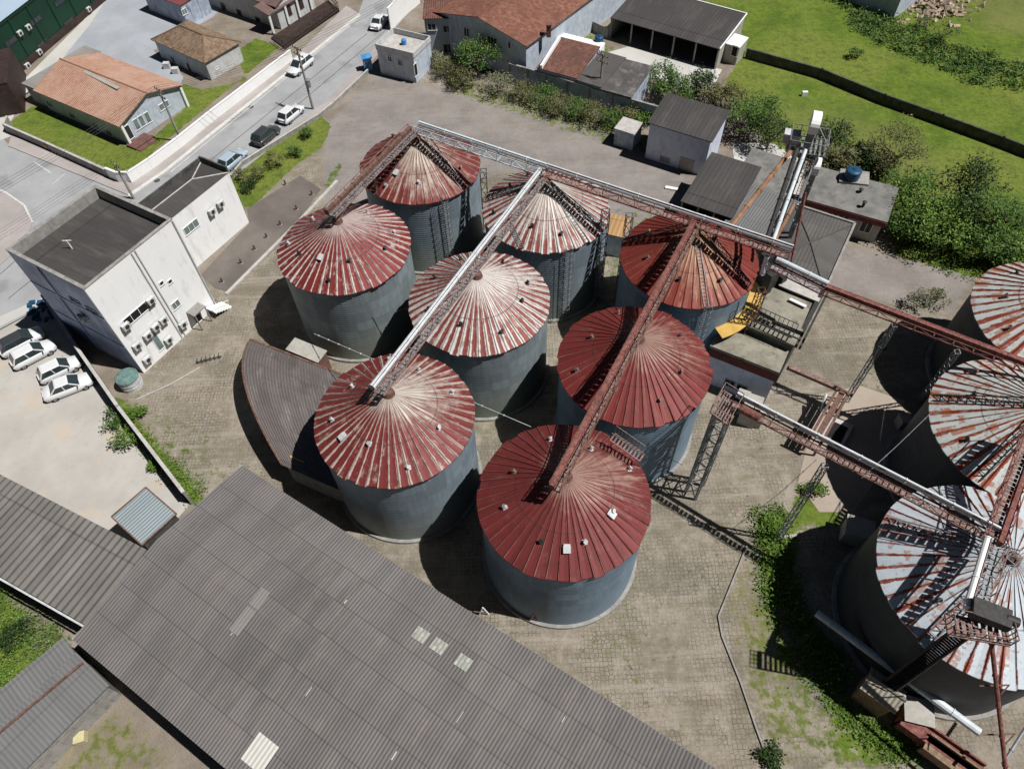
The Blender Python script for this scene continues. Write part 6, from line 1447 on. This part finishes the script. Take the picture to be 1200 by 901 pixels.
pw = paintm('white_car_paint', (.78, .79, .80)); pg = paintm('dark_grey_car_paint', (.05, .055, .06)); pb_ = paintm('light_blue_car_paint', (.42, .52, .60)); ps = paintm('silver_car_paint', (.62, .64, .66))
def pxang(a_, b_): d = P(*b_, .5) - P(*a_, .5); return math.atan2(d.y, d.x)
GL = 'white cars parked in the concrete lot'
carmesh('white car with black glass roof, topmost in the parking lot', pw, 26, 401, pxang((4, 412), (46, 390)), 4.3, 1.8, 1.55, 'suv', GL, pg)
carmesh('white hatchback second from the top in the parking lot', pw, 39, 415, pxang((18, 426), (60, 404)), 4.2, 1.75, 1.5, 'hatch', GL)
carmesh('white hatchback third from the top in the parking lot', pw, 70, 433, pxang((48, 443), (90, 423)), 3.9, 1.7, 1.5, 'hatch', GL)
carmesh('white sedan lowest in the parking lot', pw, 80, 453, pxang((54, 463), (106, 443)), 4.5, 1.75, 1.45, 'sedan', GL)
GR = 'cars on the street'; ra_ = pxang((192, 199), (420, 16))
carmesh('white pickup style car driving on the far side of the street', pw, 352, 78, ra_ + PI, 4.7, 1.8, 1.6, 'suv', GR)
carmesh('white hatchback parked beside the power pole', pw, 341, 134, ra_, 4.1, 1.75, 1.5, 'hatch', GR)
carmesh('dark grey car parked between white hatchback and light blue car', pg, 312, 159, ra_, 4.3, 1.8, 1.55, 'hatch', GR)
carmesh('light blue car half hidden behind the annex roof', pb_, 273, 188, ra_, 4.2, 1.75, 1.5, 'hatch', GR)
carmesh('white sedan farthest up the street near the gatehouse', pw, 445, 26, ra_ + .15, 4.3, 1.75, 1.45, 'sedan', GR)
carmesh('dark car cut off by the left edge beside the dark brown lean-to', pg, -2, 119, .5, 4.2, 1.75, 1.5, 'hatch', GR)
# small things beside
mb = MB(); q = P(41, 361, .3); rr = random.Random(4)
for i in range(26): q = P(rr.uniform(32, 62), rr.uniform(352, 375), rr.uniform(.15, .5)); mb.box(q - ez * .1, (rr.uniform(.1, .3), .05, 0), (-.05, rr.uniform(.1, .3), 0), (0, 0, rr.uniform(.05, .2)))
tag(mb.build('scrap_pile', M['blue']), 'bluish scrap heap in the shade beside the office end wall', 'scrap')

# ------------------------------------------------------------------ light
w = bpy.data.worlds.new('World'); bpy.context.scene.world = w; w.use_nodes = True
nt = w.node_tree; bg = nt.nodes['Background']; sky = nt.nodes.new('ShaderNodeTexSky'); sky.sky_type = 'NISHITA'; sky.sun_disc = False
EL, AZS = math.radians(60), math.radians(166)            # AZS: direction in which shadows fall
sun_dir = V((-math.cos(AZS) * math.cos(EL), -math.sin(AZS) * math.cos(EL), math.sin(EL)))
sky.sun_elevation = EL; sky.sun_rotation = math.atan2(sun_dir.x, sun_dir.y); sky.altitude = 50; sky.air_density = 1; sky.dust_density = 1
nt.links.new(sky.outputs[0], bg.inputs[0]); bg.inputs[1].default_value = .016
sl = bpy.data.lights.new('sun', 'SUN'); sl.energy = 5.0; sl.angle = math.radians(.5); sl.color = (1, .98, .95)
so = bpy.data.objects.new('sun', sl); C.objects.link(so); so.rotation_euler = (-sun_dir).to_track_quat('-Z', 'Y').to_euler(); so.location = (0, 0, 80)
sc = bpy.context.scene; sc.view_settings.view_transform = 'Standard'; sc.view_settings.look = 'None'; sc.view_settings.exposure = 0
sc.render.engine = 'CYCLES'; sc.cycles.max_bounces = 6; sc.cycles.diffuse_bounces = 1
